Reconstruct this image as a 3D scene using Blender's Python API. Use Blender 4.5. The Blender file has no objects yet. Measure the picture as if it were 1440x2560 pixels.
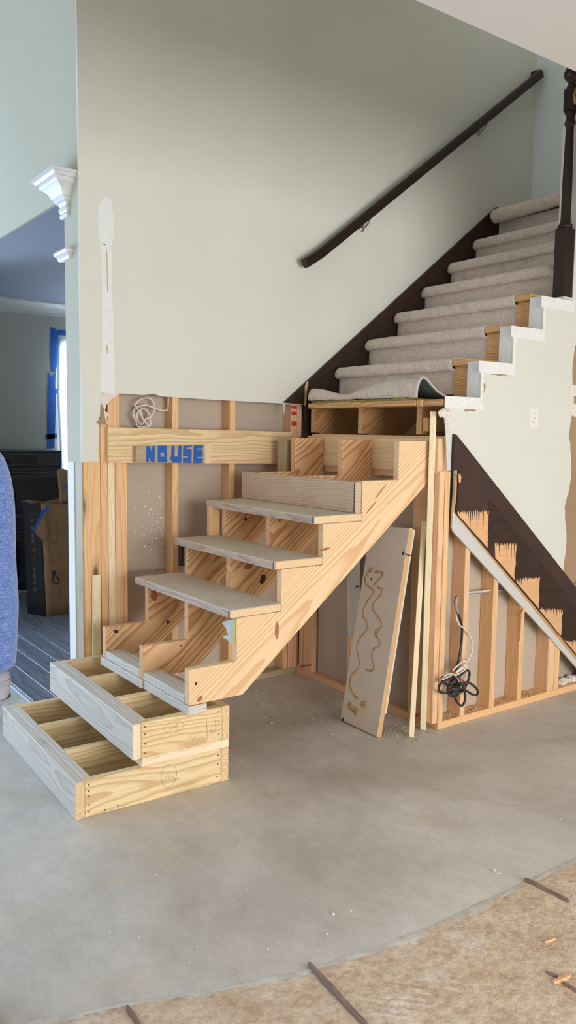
import bpy, bmesh, math, random
from mathutils import Vector, Matrix, noise

# ---------------------------------------------------------------- camera, world, light, exposure
SC = bpy.context.scene
COL = SC.collection
CAM = dict(loc=(-1.5925, -4.0165, 1.5252), yaw=.6253, pitch=-.1001, roll=.0139, f=2028.3)
_cy, _sy = math.cos(CAM['yaw']), math.sin(CAM['yaw'])
_cp, _sp = math.cos(CAM['pitch']), math.sin(CAM['pitch'])
CF = Vector((_sy*_cp, _cy*_cp, _sp))
_r = Vector((_cy, -_sy, 0)); _u = _r.cross(CF)
CR = _r*math.cos(CAM['roll']) + _u*math.sin(CAM['roll'])
CU = _u*math.cos(CAM['roll']) - _r*math.sin(CAM['roll'])
CL = Vector(CAM['loc'])
camd = bpy.data.cameras.new('camera'); camo = bpy.data.objects.new('camera', camd); COL.objects.link(camo)
camd.sensor_fit = 'VERTICAL'; camd.sensor_height = 36; camd.lens = 36*CAM['f']/2560
camd.clip_start = .05; camd.clip_end = 100
camo.matrix_world = Matrix(((CR.x, CU.x, -CF.x, CL.x), (CR.y, CU.y, -CF.y, CL.y), (CR.z, CU.z, -CF.z, CL.z), (0, 0, 0, 1)))
SC.camera = camo

W = bpy.data.worlds.new('overcast_sky'); SC.world = W; W.use_nodes = True
W.node_tree.nodes['Background'].inputs[0].default_value = (.80, .90, 1.0, 1)
W.node_tree.nodes['Background'].inputs[1].default_value = 1.1

def area(name, loc, target, sx, sy, power, color):
    d = bpy.data.lights.new(name, 'AREA'); d.shape = 'RECTANGLE'; d.size = sx; d.size_y = sy
    d.energy = power; d.color = color
    o = bpy.data.objects.new(name, d); COL.objects.link(o); o.location = loc
    o.rotation_euler = (Vector(target)-Vector(loc)).to_track_quat('-Z', 'Y').to_euler()
    return o
# daylight entering through the windows of the room (behind the camera, and left of it)
area('front_window_daylight', (0.6, -7.85, 1.45), (0.6, 0, 1.25), 4.2, 2.0, 262, (.955, .97, 1))
area('side_window_daylight', (-4.05, 0.6, 1.35), (0, 0.4, 1.2), 3.4, 2.1, 36, (.50, .69, 1))
area('rear_window_daylight', (-2.2, 5.35, 1.35), (-2.0, 0, 0.6), 2.6, 2.2, 300, (.42, .64, 1))
area('kitchen_window_daylight', (1.78, 4.06, 1.65), (1.2, 0, 1.0), .9, 1.4, 170, (.72, .86, 1))

area('upper_hall_fill', (2.9, -.6, 5.25), (2.9, -.5, 0), .9, .7, 3.2, (.93, .96, 1))  # added fill, no real source: lifts the landing wall and upper stair wall

SC.view_settings.view_transform = 'Standard'; SC.view_settings.look = 'None'
SC.view_settings.gamma = 1; SC.view_settings.use_curve_mapping = False
SC.view_settings.exposure = 0.20
SC.cycles.use_denoising = True
SC.cycles.max_bounces = 8; SC.cycles.diffuse_bounces = 5
random.seed(7)

# ---------------------------------------------------------------- helpers
def at(px, py, ax, v):
    """the point where the sight line of a photo pixel meets the real plane ax = v"""
    d = CF + CR*(px-720)/CAM['f'] - CU*(py-1280)/CAM['f']
    i = 'xyz'.index(ax)
    return CL + d*((v-CL[i])/d[i])
def atd(px, py, depth):
    return CL + (CF + CR*(px-720)/CAM['f'] - CU*(py-1280)/CAM['f'])*depth
def on_plane(px, py, p, n):
    d = CF + CR*(px-720)/CAM['f'] - CU*(py-1280)/CAM['f']
    n = Vector(n); return CL + d*((Vector(p)-CL).dot(n)/d.dot(n))
MW = {}
def _fin(o, parent, frame):
    COL.objects.link(o)
    frame = frame or Matrix.Identity(4)
    if parent is not None:
        o.parent = parent; o.matrix_parent_inverse = MW[parent.name].inverted()
    o.matrix_basis = frame
    MW[o.name] = frame.copy()
    return o
def tag(o, label=None, cat=None, group=None, kind=None):
    if label: o['label'] = label
    if cat: o['category'] = cat
    if group: o['group'] = group
    if kind: o['kind'] = kind
    return o
def thing(name, loc, label, cat, group=None):
    o = bpy.data.objects.new(name, None); o.empty_display_size = .1
    _fin(o, None, Matrix.Translation(Vector(loc)))
    return tag(o, label, cat, group)
def raw(name, verts, faces, mat, parent=None, frame=None, smooth=False, mats=None, fmat=None):
    me = bpy.data.meshes.new(name)
    if frame is not None:
        inv = frame.inverted(); verts = [inv @ Vector(v) for v in verts]
    me.from_pydata([tuple(v) for v in verts], [], faces)
    for m in (mats or [mat]): me.materials.append(m)
    if fmat:
        for p, i in zip(me.polygons, fmat): p.material_index = i
    if smooth:
        for p in me.polygons: p.use_smooth = True
    bm = bmesh.new(); bm.from_mesh(me); bmesh.ops.recalc_face_normals(bm, faces=bm.faces); bm.to_mesh(me); bm.free()
    return _fin(bpy.data.objects.new(name, me), parent, frame)
def from_bm(name, bm, mat, parent=None, frame=None, smooth=False, mats=None):
    me = bpy.data.meshes.new(name); bmesh.ops.recalc_face_normals(bm, faces=bm.faces)
    bm.to_mesh(me); bm.free()
    for m in (mats or [mat]): me.materials.append(m)
    if smooth:
        for p in me.polygons: p.use_smooth = True
    return _fin(bpy.data.objects.new(name, me), parent, frame)
def frame_of(origin, xdir, updir=(0, 0, 1)):
    x = Vector(xdir).normalized(); z = Vector(updir); z = (z - x*z.dot(x))
    if z.length < 1e-4: z = Vector((0, 1, 0)) - x*x.y
    z.normalize(); y = z.cross(x); o = Vector(origin)
    return Matrix(((x.x, y.x, z.x, o.x), (x.y, y.y, z.y, o.y), (x.z, y.z, z.z, o.z), (0, 0, 0, 1)))
def cuboid(bm, x0, x1, y0, y1, z0, z1, bev=0, mi=0):
    r = bmesh.ops.create_cube(bm, size=1)
    vs = r['verts']
    for v in vs:
        v.co = Vector(((x0+x1)/2 + v.co.x*(x1-x0), (y0+y1)/2 + v.co.y*(y1-y0), (z0+z1)/2 + v.co.z*(z1-z0)))
    es = list({e for v in vs for e in v.link_edges}); fs = list({f for v in vs for f in v.link_faces})
    for f in fs: f.material_index = mi
    if bev: bmesh.ops.bevel(bm, geom=es, offset=bev, segments=1, affect='EDGES', profile=.5)
def box(name, x0, x1, y0, y1, z0, z1, mat, parent=None, long=None, bev=.002):
    """axis-aligned board whose local X is its grain direction"""
    dims = {'x': abs(x1-x0), 'y': abs(y1-y0), 'z': abs(z1-z0)}
    long = long or max(dims, key=dims.get)
    c = Vector(((x0+x1)/2, (y0+y1)/2, (z0+z1)/2))
    if long == 'x': fr = frame_of(c, (1, 0, 0)); d = (dims['x'], dims['y'], dims['z'])
    elif long == 'y': fr = frame_of(c, (0, 1, 0)); d = (dims['y'], dims['x'], dims['z'])
    else: fr = frame_of(c, (0, 0, 1), (0, -1, 0)); d = (dims['z'], dims['x'], dims['y'])
    bm = bmesh.new(); cuboid(bm, -d[0]/2, d[0]/2, -d[1]/2, d[1]/2, -d[2]/2, d[2]/2, min(bev, min(d)*.3))
    return from_bm(name, bm, mat, parent, fr)
def beam(name, p0, p1, w, t, mat, parent=None, up=(0, 0, 1), bev=.002, taper=1):
    """board from p0 to p1, t along up, w across"""
    p0 = Vector(p0); p1 = Vector(p1); L = (p1-p0).length
    fr = frame_of((p0+p1)/2, p1-p0, up)
    bm = bmesh.new(); cuboid(bm, -L/2, L/2, -w/2, w/2, -t/2, t/2, min(bev, min(w, t)*.3))
    if taper != 1:
        for v in bm.verts:
            if v.co.x > 0: v.co.y *= taper; v.co.z *= taper
    return from_bm(name, bm, mat, parent, fr)
def prism(name, pts, axis, a0, a1, mat, parent=None, frame=None, bev=0):
    """polygon given by 2 coordinates, extruded along axis. y: pts (x,z); x: pts (y,z); z: pts (x,y)"""
    def mk(p, a):
        return {'y': (p[0], a, p[1]), 'x': (a, p[0], p[1]), 'z': (p[0], p[1], a)}[axis]
    n = len(pts)
    V = [mk(p, a0) for p in pts] + [mk(p, a1) for p in pts]
    F = [list(range(n)), list(range(2*n-1, n-1, -1))] + [[i, (i+1) % n, n+(i+1) % n, n+i] for i in range(n)]
    return raw(name, V, F, mat, parent, frame)
def slab(name, P, nrm, t, mat, parent=None):
    """polygon of 3-D points thickened by t along nrm"""
    P = [Vector(p) for p in P]; nrm = Vector(nrm).normalized()*t; n = len(P)
    V = P + [p+nrm for p in P]
    F = [list(range(n)), list(range(2*n-1, n-1, -1))] + [[i, (i+1) % n, n+(i+1) % n, n+i] for i in range(n)]
    return raw(name, V, F, mat, parent, Matrix.Translation(P[0]))
def smoothline(P, k=6):
    P = [Vector(p) for p in P]; out = []
    for i in range(len(P)-1):
        a = P[max(i-1, 0)]; b = P[i]; c = P[i+1]; d = P[min(i+2, len(P)-1)]
        for j in range(k):
            t = j/k
            out.append(.5*((2*b)+(c-a)*t+(2*a-5*b+4*c-d)*t*t+(3*b-a-3*c+d)*t**3))
    out.append(P[-1]); return out
def tube_bm(bm, P, r, n=8, flat=None):
    """ring-swept tube; r number or list; flat=(normal, factor) squashes along a normal"""
    P = [Vector(p) for p in P]; prev = None; ref = Vector((0, 0, 1)); up = None
    rings = []
    for i, p in enumerate(P):
        t = (P[min(i+1, len(P)-1)]-P[max(i-1, 0)])
        if t.length < 1e-9: t = Vector((0, 0, 1))
        t.normalize()
        if up is None:
            up = t.orthogonal()
        up = (up-t*up.dot(t)); up.normalize(); s = t.cross(up)
        rr = r[i] if isinstance(r, (list, tuple)) else r
        ring = []
        for k in range(n):
            a = 2*math.pi*k/n
            q = up*math.cos(a)*rr+s*math.sin(a)*rr
            if flat: q = q - flat[0]*q.dot(flat[0])*(1-flat[1])
            ring.append(bm.verts.new(p+q))
        rings.append(ring)
    for a, b in zip(rings, rings[1:]):
        for k in range(n): bm.faces.new((a[k], a[(k+1) % n], b[(k+1) % n], b[k]))
    bm.faces.new(rings[0]); bm.faces.new(rings[-1][::-1])
def tube(name, P, r, mat, parent=None, n=8, flat=None):
    bm = bmesh.new(); tube_bm(bm, P, r, n, flat)
    return from_bm(name, bm, mat, parent, None, True)
def lathe(name, prof, c, mat, parent=None, n=20):
    bm = bmesh.new(); rings = []
    for r, z in prof:
        rings.append([bm.verts.new((c[0]+r*math.cos(2*math.pi*k/n), c[1]+r*math.sin(2*math.pi*k/n), z)) for k in range(n)])
    for a, b in zip(rings, rings[1:]):
        for k in range(n): bm.faces.new((a[k], a[(k+1) % n], b[(k+1) % n], b[k]))
    bm.faces.new(rings[0]); bm.faces.new(rings[-1])
    return from_bm(name, bm, mat, parent, None, True)

# ---------------------------------------------------------------- materials
def lin(c):
    return tuple(((v/255)/12.92 if v/255 <= .04045 else ((v/255+.055)/1.055)**2.4) for v in c)+(1,)
class NT:
    def __init__(s, name):
        s.m = bpy.data.materials.new(name); s.m.use_nodes = True; s.t = s.m.node_tree
        s.b = s.t.nodes['Principled BSDF']
    def n(s, typ, **kw):
        x = s.t.nodes.new(typ)
        for k, v in kw.items(): setattr(x, k, v)
        return x
    def l(s, a, b): s.t.links.new(a, b)
    def val(s, op, a, b=None, clamp=False):
        x = s.n('ShaderNodeMath', operation=op, use_clamp=clamp)
        for i, v in enumerate((a, b)):
            if v is None: continue
            if isinstance(v, (int, float)): x.inputs[i].default_value = v
            else: s.l(v, x.inputs[i])
        return x.outputs[0]
    def vmul(s, v, k):
        x = s.n('ShaderNodeVectorMath', operation='MULTIPLY'); s.l(v, x.inputs[0]); x.inputs[1].default_value = k; return x.outputs[0]
    def vadd(s, v, w):
        x = s.n('ShaderNodeVectorMath', operation='ADD'); s.l(v, x.inputs[0])
        if isinstance(w, tuple): x.inputs[1].default_value = w
        else: s.l(w, x.inputs[1])
        return x.outputs[0]
    def noise(s, v, scale, detail=3, rough=.55, dist=0):
        x = s.n('ShaderNodeTexNoise'); s.l(v, x.inputs['Vector']); x.inputs['Scale'].default_value = scale
        x.inputs['Detail'].default_value = detail; x.inputs['Roughness'].default_value = rough; x.inputs['Distortion'].default_value = dist
        return x
    def ramp(s, v, stops):
        x = s.n('ShaderNodeValToRGB'); e = x.color_ramp.elements
        while len(e) < len(stops): e.new(.5)
        for el, (p, c) in zip(e, stops): el.position = p; el.color = c if len(c) == 4 else tuple(c)+(1,)
        s.l(v, x.inputs[0]); return x.outputs[0]
    def mix(s, f, a, b, mode='MIX'):
        x = s.n('ShaderNodeMix', data_type='RGBA', blend_type=mode)
        for i, v in ((0, f), (6, a), (7, b)):
            if isinstance(v, (int, float)): x.inputs[i].default_value = v
            elif isinstance(v, tuple): x.inputs[i].default_value = v
            else: s.l(v, x.inputs[i])
        return x.outputs[2]
    def coords(s, rnd=True):
        tc = s.n('ShaderNodeTexCoord'); v = tc.outputs['Object']
        if rnd:
            oi = s.n('ShaderNodeObjectInfo'); s.rand = oi.outputs['Random']
            c = s.n('ShaderNodeCombineXYZ'); k = s.val('MULTIPLY', oi.outputs['Random'], 37.0); s.l(k, c.inputs[0])
            k2 = s.val('MULTIPLY', oi.outputs['Random'], 11.3); s.off = c.outputs[0]; s.k2 = k2
            v = s.vadd(v, s.off)
        return v
    def bump(s, h, strength, dist=.005):
        x = s.n('ShaderNodeBump'); x.inputs['Strength'].default_value = strength; x.inputs['Distance'].default_value = dist
        s.l(h, x.inputs['Height']); s.l(x.outputs[0], s.b.inputs['Normal'])
    def base(s, c):
        if isinstance(c, tuple): s.b.inputs['Base Color'].default_value = c
        else: s.l(c, s.b.inputs['Base Color'])
    def rough(s, r):
        if isinstance(r, (int, float)): s.b.inputs['Roughness'].default_value = r
        else: s.l(r, s.b.inputs['Roughness'])
def plain(name, c, rough=.6, var=.06, scale=8, metal=0, bump=0, bscale=120):
    t = NT(name); v = t.coords(False); n = t.noise(v, scale, 3)
    col = lin(c); dk = tuple(x*(1-2.2*var) for x in col[:3])+(1,)
    t.base(t.ramp(n.outputs[0], [(.3, dk), (.65, col)])); t.rough(rough); t.b.inputs['Metallic'].default_value = metal
    if bump: t.bump(t.noise(v, bscale, 2).outputs[0], bump, .002)
    return t.m
def wood(name, light, dark, ring=75, contrast=.8, knots=.8, rough=.62, weather=None, wamt=0, spread=.12, stain=None, pith=.10):
    t = NT(name); v = t.coords(True)
    sep0 = t.n('ShaderNodeSeparateXYZ'); tc = t.n('ShaderNodeTexCoord'); t.l(tc.outputs['Object'], sep0.inputs[0])
    low = t.noise(t.vmul(v, (.9, 3.2, 3.2)), 1.6, 3, .5)
    # distance from the pith, drifting along the board: cathedrals on faces, arcs on ends
    py = t.val('ADD', sep0.outputs[1], t.val('MULTIPLY', t.val('SUBTRACT', t.rand, .5), .16))
    pz = t.val('ADD', sep0.outputs[2], pith)
    cmb = t.n('ShaderNodeCombineXYZ'); t.l(py, cmb.inputs[1]); t.l(pz, cmb.inputs[2])
    ln = t.n('ShaderNodeVectorMath', operation='LENGTH'); t.l(cmb.outputs[0], ln.inputs[0])
    rad = t.val('ADD', ln.outputs['Value'], t.val('MULTIPLY', low.outputs[0], spread))
    rad = t.val('ADD', rad, t.val('MULTIPLY', sep0.outputs[0], .012))
    wob = t.noise(t.vmul(v, (2.0, 22, 22)), 1, 2)
    rad = t.val('ADD', rad, t.val('MULTIPLY', wob.outputs[0], .006))
    fr = t.val('FRACT', t.val('MULTIPLY', rad, ring))
    L = lin(light); D = lin(dark)
    grain = t.ramp(fr, [(0, L), (.45, L), (.82, tuple(l*(1-contrast)+d*contrast for l, d in zip(L, D))), (.95, tuple(l*(1-contrast)+d*contrast for l, d in zip(L, D))), (1, L)])
    fib = t.noise(t.vmul(v, (3, 90, 90)), 1, 3)
    col = t.mix(.5, grain, t.ramp(fib.outputs[0], [(.25, (.80, .75, .69)), (.6, (1, 1, 1))]), 'MULTIPLY')
    # board-to-board tint
    tint = t.ramp(t.rand, [(0, (.93, .89, .85)), (.5, (1, 1, 1)), (1, (1.0, .96, .90))])
    col = t.mix(.7, col, tint, 'MULTIPLY')
    if stain:
        st = t.noise(t.vmul(v, (1.2, 4, 4)), 2, 3)
        col = t.mix(t.val('MULTIPLY', t.ramp(st.outputs[0], [(.48, (0, 0, 0)), (.75, (1, 1, 1))]), .6), col, lin(stain))
    if knots:
        vo = t.n('ShaderNodeTexVoronoi'); t.l(t.vmul(v, (2.6, 7.5, 7.5)), vo.inputs['Vector']); vo.inputs['Scale'].default_value = 1
        sepc = t.n('ShaderNodeSeparateColor'); t.l(vo.outputs['Color'], sepc.inputs[0])
        keep = t.val('GREATER_THAN', sepc.outputs[0], 1-.42*knots)
        kd = t.ramp(vo.outputs['Distance'], [(.0, (1, 1, 1)), (.10, (.9, .9, .9)), (.16, (.25, .25, .25)), (.3, (0, 0, 0))])
        col = t.mix(t.val('MULTIPLY', kd, keep), col, lin((108, 62, 38)))
    if weather:
        wn = t.noise(v, 5, 4, .6); wf = t.ramp(wn.outputs[0], [(.25, (0, 0, 0)), (.6, (1, 1, 1))])
        col = t.mix(t.val('MULTIPLY', wf, wamt), col, lin(weather))
    t.base(col); t.rough(rough); t.b.inputs['Specular IOR Level'].default_value = .3
    t.bump(fib.outputs[0], .25, .0015)
    return t.m

M = {}
M['pine'] = wood('fresh_pine', (242, 210, 168), (212, 158, 106), ring=150, contrast=.55, knots=.2, spread=.012, pith=.22)
M['pine_pale'] = wood('pale_pine', (252, 230, 196), (232, 194, 148), ring=130, contrast=.45, knots=.4, spread=.07)
M['end_grain'] = wood('end_grain_pine', (244, 214, 170), (190, 140, 92), ring=150, contrast=.8, knots=0, spread=.004, pith=.03)
M['pine_bold'] = wood('bold_grain_pine', (240, 196, 148), (188, 122, 74), ring=85, contrast=.75, knots=.5, spread=.06, pith=.14)
M['tread_edge'] = wood('dirty_tread_edge', (196, 168, 146), (150, 114, 94), ring=90, contrast=.7, knots=.3, weather=(206, 198, 190), wamt=.3, rough=.8, spread=.06)
M['riser_old'] = wood('mottled_riser_board', (206, 172, 142), (160, 120, 92), ring=70, contrast=.5, knots=.5, weather=(214, 198, 174), wamt=.4, rough=.8, spread=.08)
M['pine_treated'] = wood('treated_pine', (240, 214, 168), (198, 156, 102), ring=85, contrast=.6, knots=.55, stain=(214, 186, 132), spread=.08)
M['pine_grey'] = wood('grey_pine', (226, 216, 202), (176, 166, 150), ring=80, contrast=.65, knots=.6, weather=(206, 200, 190), wamt=.5, spread=.08)
M['stud'] = wood('stud_pine', (240, 196, 146), (212, 156, 106), ring=110, contrast=.42, knots=.45, spread=.05)
M['stud_red'] = wood('fir_stud', (238, 194, 154), (212, 160, 118), ring=110, contrast=.42, knots=.35, spread=.05)
M['stud_dark'] = wood('old_stud', (192, 170, 134), (158, 134, 100), ring=100, contrast=.5, knots=.2, weather=(166, 156, 130), wamt=.5, spread=.05)
M['old_tread'] = wood('weathered_tread', (214, 192, 164), (164, 128, 100), ring=75, contrast=.65, knots=.4, weather=(212, 201, 180), wamt=.7, rough=.8, spread=.08)
M['old_plank'] = wood('weathered_plank', (216, 194, 176), (188, 162, 144), ring=80, contrast=.35, knots=.2, weather=(214, 200, 182), wamt=.8, rough=.75, spread=.06)
M['trim_strip'] = wood('trim_strip_pine', (250, 236, 200), (234, 206, 156), ring=130, contrast=.4, knots=0)
M['oldstair'] = wood('old_stair_pine', (220, 172, 118), (176, 120, 72), ring=85, contrast=.65, knots=.6, spread=.08)
M['bare'] = wood('bare_pine_on_skirt', (226, 178, 132), (208, 156, 110), ring=40, contrast=.25, knots=0)
M['honey'] = wood('honey_pine', (222, 174, 116), (190, 134, 80), ring=90, contrast=.5, knots=.2)

def wallmat(name, c, bumpk=.12, var=.03):
    t = NT(name); v = t.coords(False)
    n = t.noise(v, 1.3, 4); L = lin(c); D = tuple(x*(1-2.2*var) for x in L[:3])+(1,)
    t.base(t.ramp(n.outputs[0], [(.3, D), (.7, L)])); t.rough(.85); t.b.inputs['Specular IOR Level'].default_value = .2
    t.bump(t.noise(v, 160, 2).outputs[0], bumpk, .0015)
    return t.m
M['paint'] = wallmat('sage_cream_wall_paint', (224, 222, 208))
M['paint_mid'] = wallmat('cream_wall_paint', (218, 217, 205))
M['paint_grey'] = wallmat('grey_wall_paint', (226, 230, 228))
M['paint_shaded'] = wallmat('shaded_wall_paint', (196, 190, 170))  # main wall paint, its colour darkened and warmed to offset bright cyan light
M['ceil'] = wallmat('ceiling_paint', (222, 214, 206))
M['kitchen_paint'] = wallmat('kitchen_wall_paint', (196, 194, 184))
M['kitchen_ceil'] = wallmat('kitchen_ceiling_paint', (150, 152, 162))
M['white_trim'] = plain('white_trim_paint', (216, 216, 213), .4, .02)
M['plaster'] = plain('bare_plaster', (236, 234, 230), .9, .03, 30, bump=.4, bscale=90)
M['skim'] = plain('white_skim_coat', (232, 230, 225), .9, .05, 60, bump=.9, bscale=70)
M['gyp'] = plain('gypsum_core', (216, 212, 206), .9, .06, 40, bump=.4)
M['paper'] = wallmat('drywall_back_paper', (194, 177, 158), .1, .05)
M['paper_brown'] = wallmat('torn_brown_paper', (172, 142, 112), .3, .10)
M['primer'] = wallmat('grey_drywall_face', (206, 202, 196))
M['paper_pink'] = plain('torn_paper_face', (232, 216, 208), .9, .04)

def concrete():
    t = NT('dusty_concrete'); v = t.coords(False)
    a = t.noise(v, .75, 4, .6, .6); b = t.noise(v, 4, 6, .62); c = t.noise(t.vmul(v, (1.3, 1.9, 1)), 14, 6, .7, .8)
    col = t.ramp(a.outputs[0], [(.34, lin((176, 167, 154))), (.5, lin((205, 198, 188))), (.70, lin((221, 215, 206)))])
    col = t.mix(.55, col, t.ramp(b.outputs[0], [(.3, (.80, .78, .75)), (.62, (1, 1, 1))]), 'MULTIPLY')
    col = t.mix(.35, col, t.ramp(c.outputs[0], [(.35, (.7, .68, .64)), (.6, (1, 1, 1))]), 'MULTIPLY')
    d = t.noise(v, 2.2, 5, .7, 1.5)
    col = t.mix(t.val('MULTIPLY', t.ramp(d.outputs[0], [(.56, (0, 0, 0)), (.72, (1, 1, 1))]), .45), col, lin((214, 198, 170)))
    # arcs left by trowelling / sweeping
    w = t.n('ShaderNodeTexWave', wave_type='RINGS', rings_direction='Z'); t.l(t.vadd(v, (-.05, 1.9, 0)), w.inputs['Vector'])
    w.inputs['Scale'].default_value = 1.1; w.inputs['Distortion'].default_value = 6; w.inputs['Detail'].default_value = 3; w.inputs['Detail Scale'].default_value = .6
    col = t.mix(.10, col, t.ramp(w.outputs[0], [(.0, (.75, .74, .72)), (.12, (1, 1, 1))]), 'MULTIPLY')
    t.base(col); t.rough(t.ramp(b.outputs[0], [(.3, (.42, .42, .42)), (.7, (.62, .62, .62))]))
    t.bump(b.outputs[0], .10, .004); return t.m
M['concrete'] = concrete()
def adhesive():
    t = NT('old_floor_adhesive'); v = t.coords(False)
    a = t.noise(v, 3.2, 5, .65); b = t.noise(v, 38, 4, .7)
    col = t.ramp(a.outputs[0], [(.3, lin((212, 188, 164))), (.5, lin((222, 202, 176))), (.7, lin((228, 212, 196)))])
    col = t.mix(.7, col, t.ramp(b.outputs[0], [(.34, (.66, .56, .47)), (.56, (1, 1, 1))]), 'MULTIPLY')
    e = t.noise(v, 9, 5, .7)
    col = t.mix(.75, col, t.ramp(e.outputs[0], [(.36, (.80, .68, .58)), (.58, (1, 1, 1))]), 'MULTIPLY')
    w = t.n('ShaderNodeTexWave', wave_type='BANDS', bands_direction='DIAGONAL'); t.l(v, w.inputs['Vector']); w.inputs['Scale'].default_value = 16
    w.inputs['Distortion'].default_value = 5; w.inputs['Detail'].default_value = 2
    m = t.noise(v, 2.6, 2); mk = t.ramp(m.outputs[0], [(.58, (0, 0, 0)), (.66, (1, 1, 1))])
    mk = t.val('MULTIPLY', mk, .5)
    h = t.val('ADD', t.val('MULTIPLY', w.outputs[1], mk), t.val('MULTIPLY', b.outputs[0], 1.6))
    t.base(col); t.rough(.85); t.bump(h, .8, .006); return t.m
M['adhesive'] = adhesive()
M['adh_edge'] = plain('pale_thinset_edge', (222, 212, 198), .8, .12, 14, bump=.5, bscale=60)

def carpet(name, c1, c2):
    t = NT(name); v = t.coords(False)
    a = t.noise(v, 130, 4, .75); b = t.noise(v, 16, 4, .6)
    col = t.ramp(a.outputs[0], [(.32, lin(c2)), (.62, lin(c1))])
    col = t.mix(.5, col, t.ramp(b.outputs[0], [(.3, (.74, .72, .7)), (.65, (1, 1, 1))]), 'MULTIPLY')
    t.base(col); t.rough(1); t.b.inputs['Specular IOR Level'].default_value = .05
    t.b.inputs['Sheen Weight'].default_value = .35; t.b.inputs['Sheen Roughness'].default_value = .6
    t.bump(t.val('ADD', a.outputs[0], b.outputs[0]), .9, .008); return t.m
M['carpet'] = carpet('taupe_carpet_pile', (255, 234, 216), (208, 184, 166))
M['carpet_edge'] = carpet('carpet_cut_edge', (244, 234, 222), (206, 194, 182))
M['carpet_back'] = plain('carpet_backing', (118, 134, 136), .95, .08, 60)
M['pad'] = plain('green_carpet_pad', (168, 158, 76), .95, .25, 70, bump=.8)
M['dark'] = wood('dark_stained_wood', (58, 40, 32), (40, 26, 22), ring=70, contrast=.5, knots=0, rough=.42)
M['dark_mid'] = wood('dark_walnut_skirt', (74, 54, 46), (52, 36, 31), ring=60, contrast=.4, knots=0, rough=.5, weather=(58, 40, 35), wamt=.7)
M['rail'] = wood('black_walnut_rail', (48, 34, 29), (34, 23, 20), ring=80, contrast=.4, knots=0, rough=.3)
M['nickel'] = plain('brushed_nickel', (176, 172, 164), .35, .04, metal=.9)
M['screw'] = plain('screw_steel', (120, 110, 96), .45, .1, metal=.6)
M['tape'] = plain('blue_painters_tape', (38, 92, 172), .75, .05, 40)
M['red'] = plain('red_marker', (206, 52, 64), .7, .08, 60)
M['cable_white'] = plain('white_cable_sheath', (226, 218, 204), .45, .03)
M['cable_grey'] = plain('grey_cable_sheath', (150, 148, 146), .45, .05)
M['cable_black'] = plain('black_cable_sheath', (48, 48, 48), .45, .1)
M['cable_red'] = plain('magenta_cable_sheath', (150, 54, 90), .45, .05)
M['glue'] = plain('amber_glue_bead', (204, 164, 108), .5, .2, 50, bump=.6)
M['pencil'] = plain('pencil_line', (150, 132, 102), .8, 0)
M['ink'] = plain('printed_ink', (120, 108, 96), .8, 0)
M['foil'] = plain('pale_green_torn_wrap', (206, 212, 190), .7, .08, 20)
M['sliver'] = plain('yellow_wood_sliver', (226, 196, 120), .6, .05)
M['crumb'] = plain('plaster_crumb', (232, 228, 220), .9, .05)
M['brown_crumb'] = plain('brown_grit', (222, 186, 152), .95, .25, 60)
M['knot'] = plain('dark_knot', (66, 38, 26), .7, .2, 80)
M['knot_red'] = plain('red_knot', (176, 112, 76), .65, .15, 60)
M['shaving'] = plain('wood_shaving', (216, 188, 148), .9, .15, 30)
M['black'] = plain('black_enamel', (22, 22, 24), .3, .05)
M['slate'] = plain('black_stainless', (66, 66, 68), .36, .04, metal=.5)
M['glassblk'] = plain('dark_oven_glass', (8, 8, 10), .08, 0)
M['card'] = plain('corrugated_cardboard', (150, 112, 78), .9, .08, 12)
M['card_black'] = plain('black_box_print', (30, 28, 28), .85, .08)
M['box_grey'] = plain('grey_box_print', (70, 68, 68), .85, .1)
M['card_ink'] = plain('box_ink', (92, 66, 46), .9, .05)
M['floor_plank'] = wood('grey_floor_plank', (128, 134, 146), (92, 96, 106), ring=40, contrast=.5, knots=.3, rough=.26)
M['plank_edge'] = plain('floor_underlay', (184, 188, 192), .6, .05)
M['bark'] = wood('dark_splinter_wood', (150, 124, 110), (92, 70, 62), ring=120, contrast=.6, knots=0, weather=(130, 112, 108), wamt=.5)
M['orange_chip'] = wood('orange_wood_chip', (226, 180, 138), (196, 144, 104), ring=120, contrast=.4, knots=0)
def knit():
    t = NT('blue_heather_knit'); v = t.coords(False)
    a = t.noise(t.vmul(v, (90, 90, 420)), 1, 3, .7); b = t.noise(v, 9, 3)
    col = t.ramp(a.outputs[0], [(.3, lin((58, 80, 134))), (.5, lin((86, 110, 164))), (.72, lin((132, 150, 192)))])
    t.base(col); t.rough(.95); t.b.inputs['Sheen Weight'].default_value = .3
    t.bump(b.outputs[0], .5, .02); return t.m
M['knit'] = knit()
M['glove'] = plain('grey_knit_glove', (150, 146, 156), .9, .12, 60, bump=.5)
M['glove_dark'] = plain('dark_glove_band', (54, 52, 60), .8, .1)
M['denim'] = plain('grey_denim', (70, 76, 92), .9, .12, 50, bump=.4)
M['boot'] = plain('brown_boot_leather', (84, 62, 46), .6, .1)
M['skin'] = plain('skin', (196, 148, 122), .55, .04)
M['hair'] = plain('dark_hair', (52, 40, 32), .6, .1, 60)
M['sheet'] = None
def sheet():
    t = NT('translucent_plastic_sheet'); t.base(lin((236, 240, 244))); t.rough(.5)
    tr = t.n('ShaderNodeBsdfTranslucent'); tr.inputs[0].default_value = (.9, .94, 1, 1)
    mx = t.n('ShaderNodeMixShader'); mx.inputs[0].default_value = .65
    t.l(t.b.outputs[0], mx.inputs[1]); t.l(tr.outputs[0], mx.inputs[2]); t.l(mx.outputs[0], t.t.nodes['Material Output'].inputs[0]); return t.m
M['sheet'] = sheet()
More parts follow.
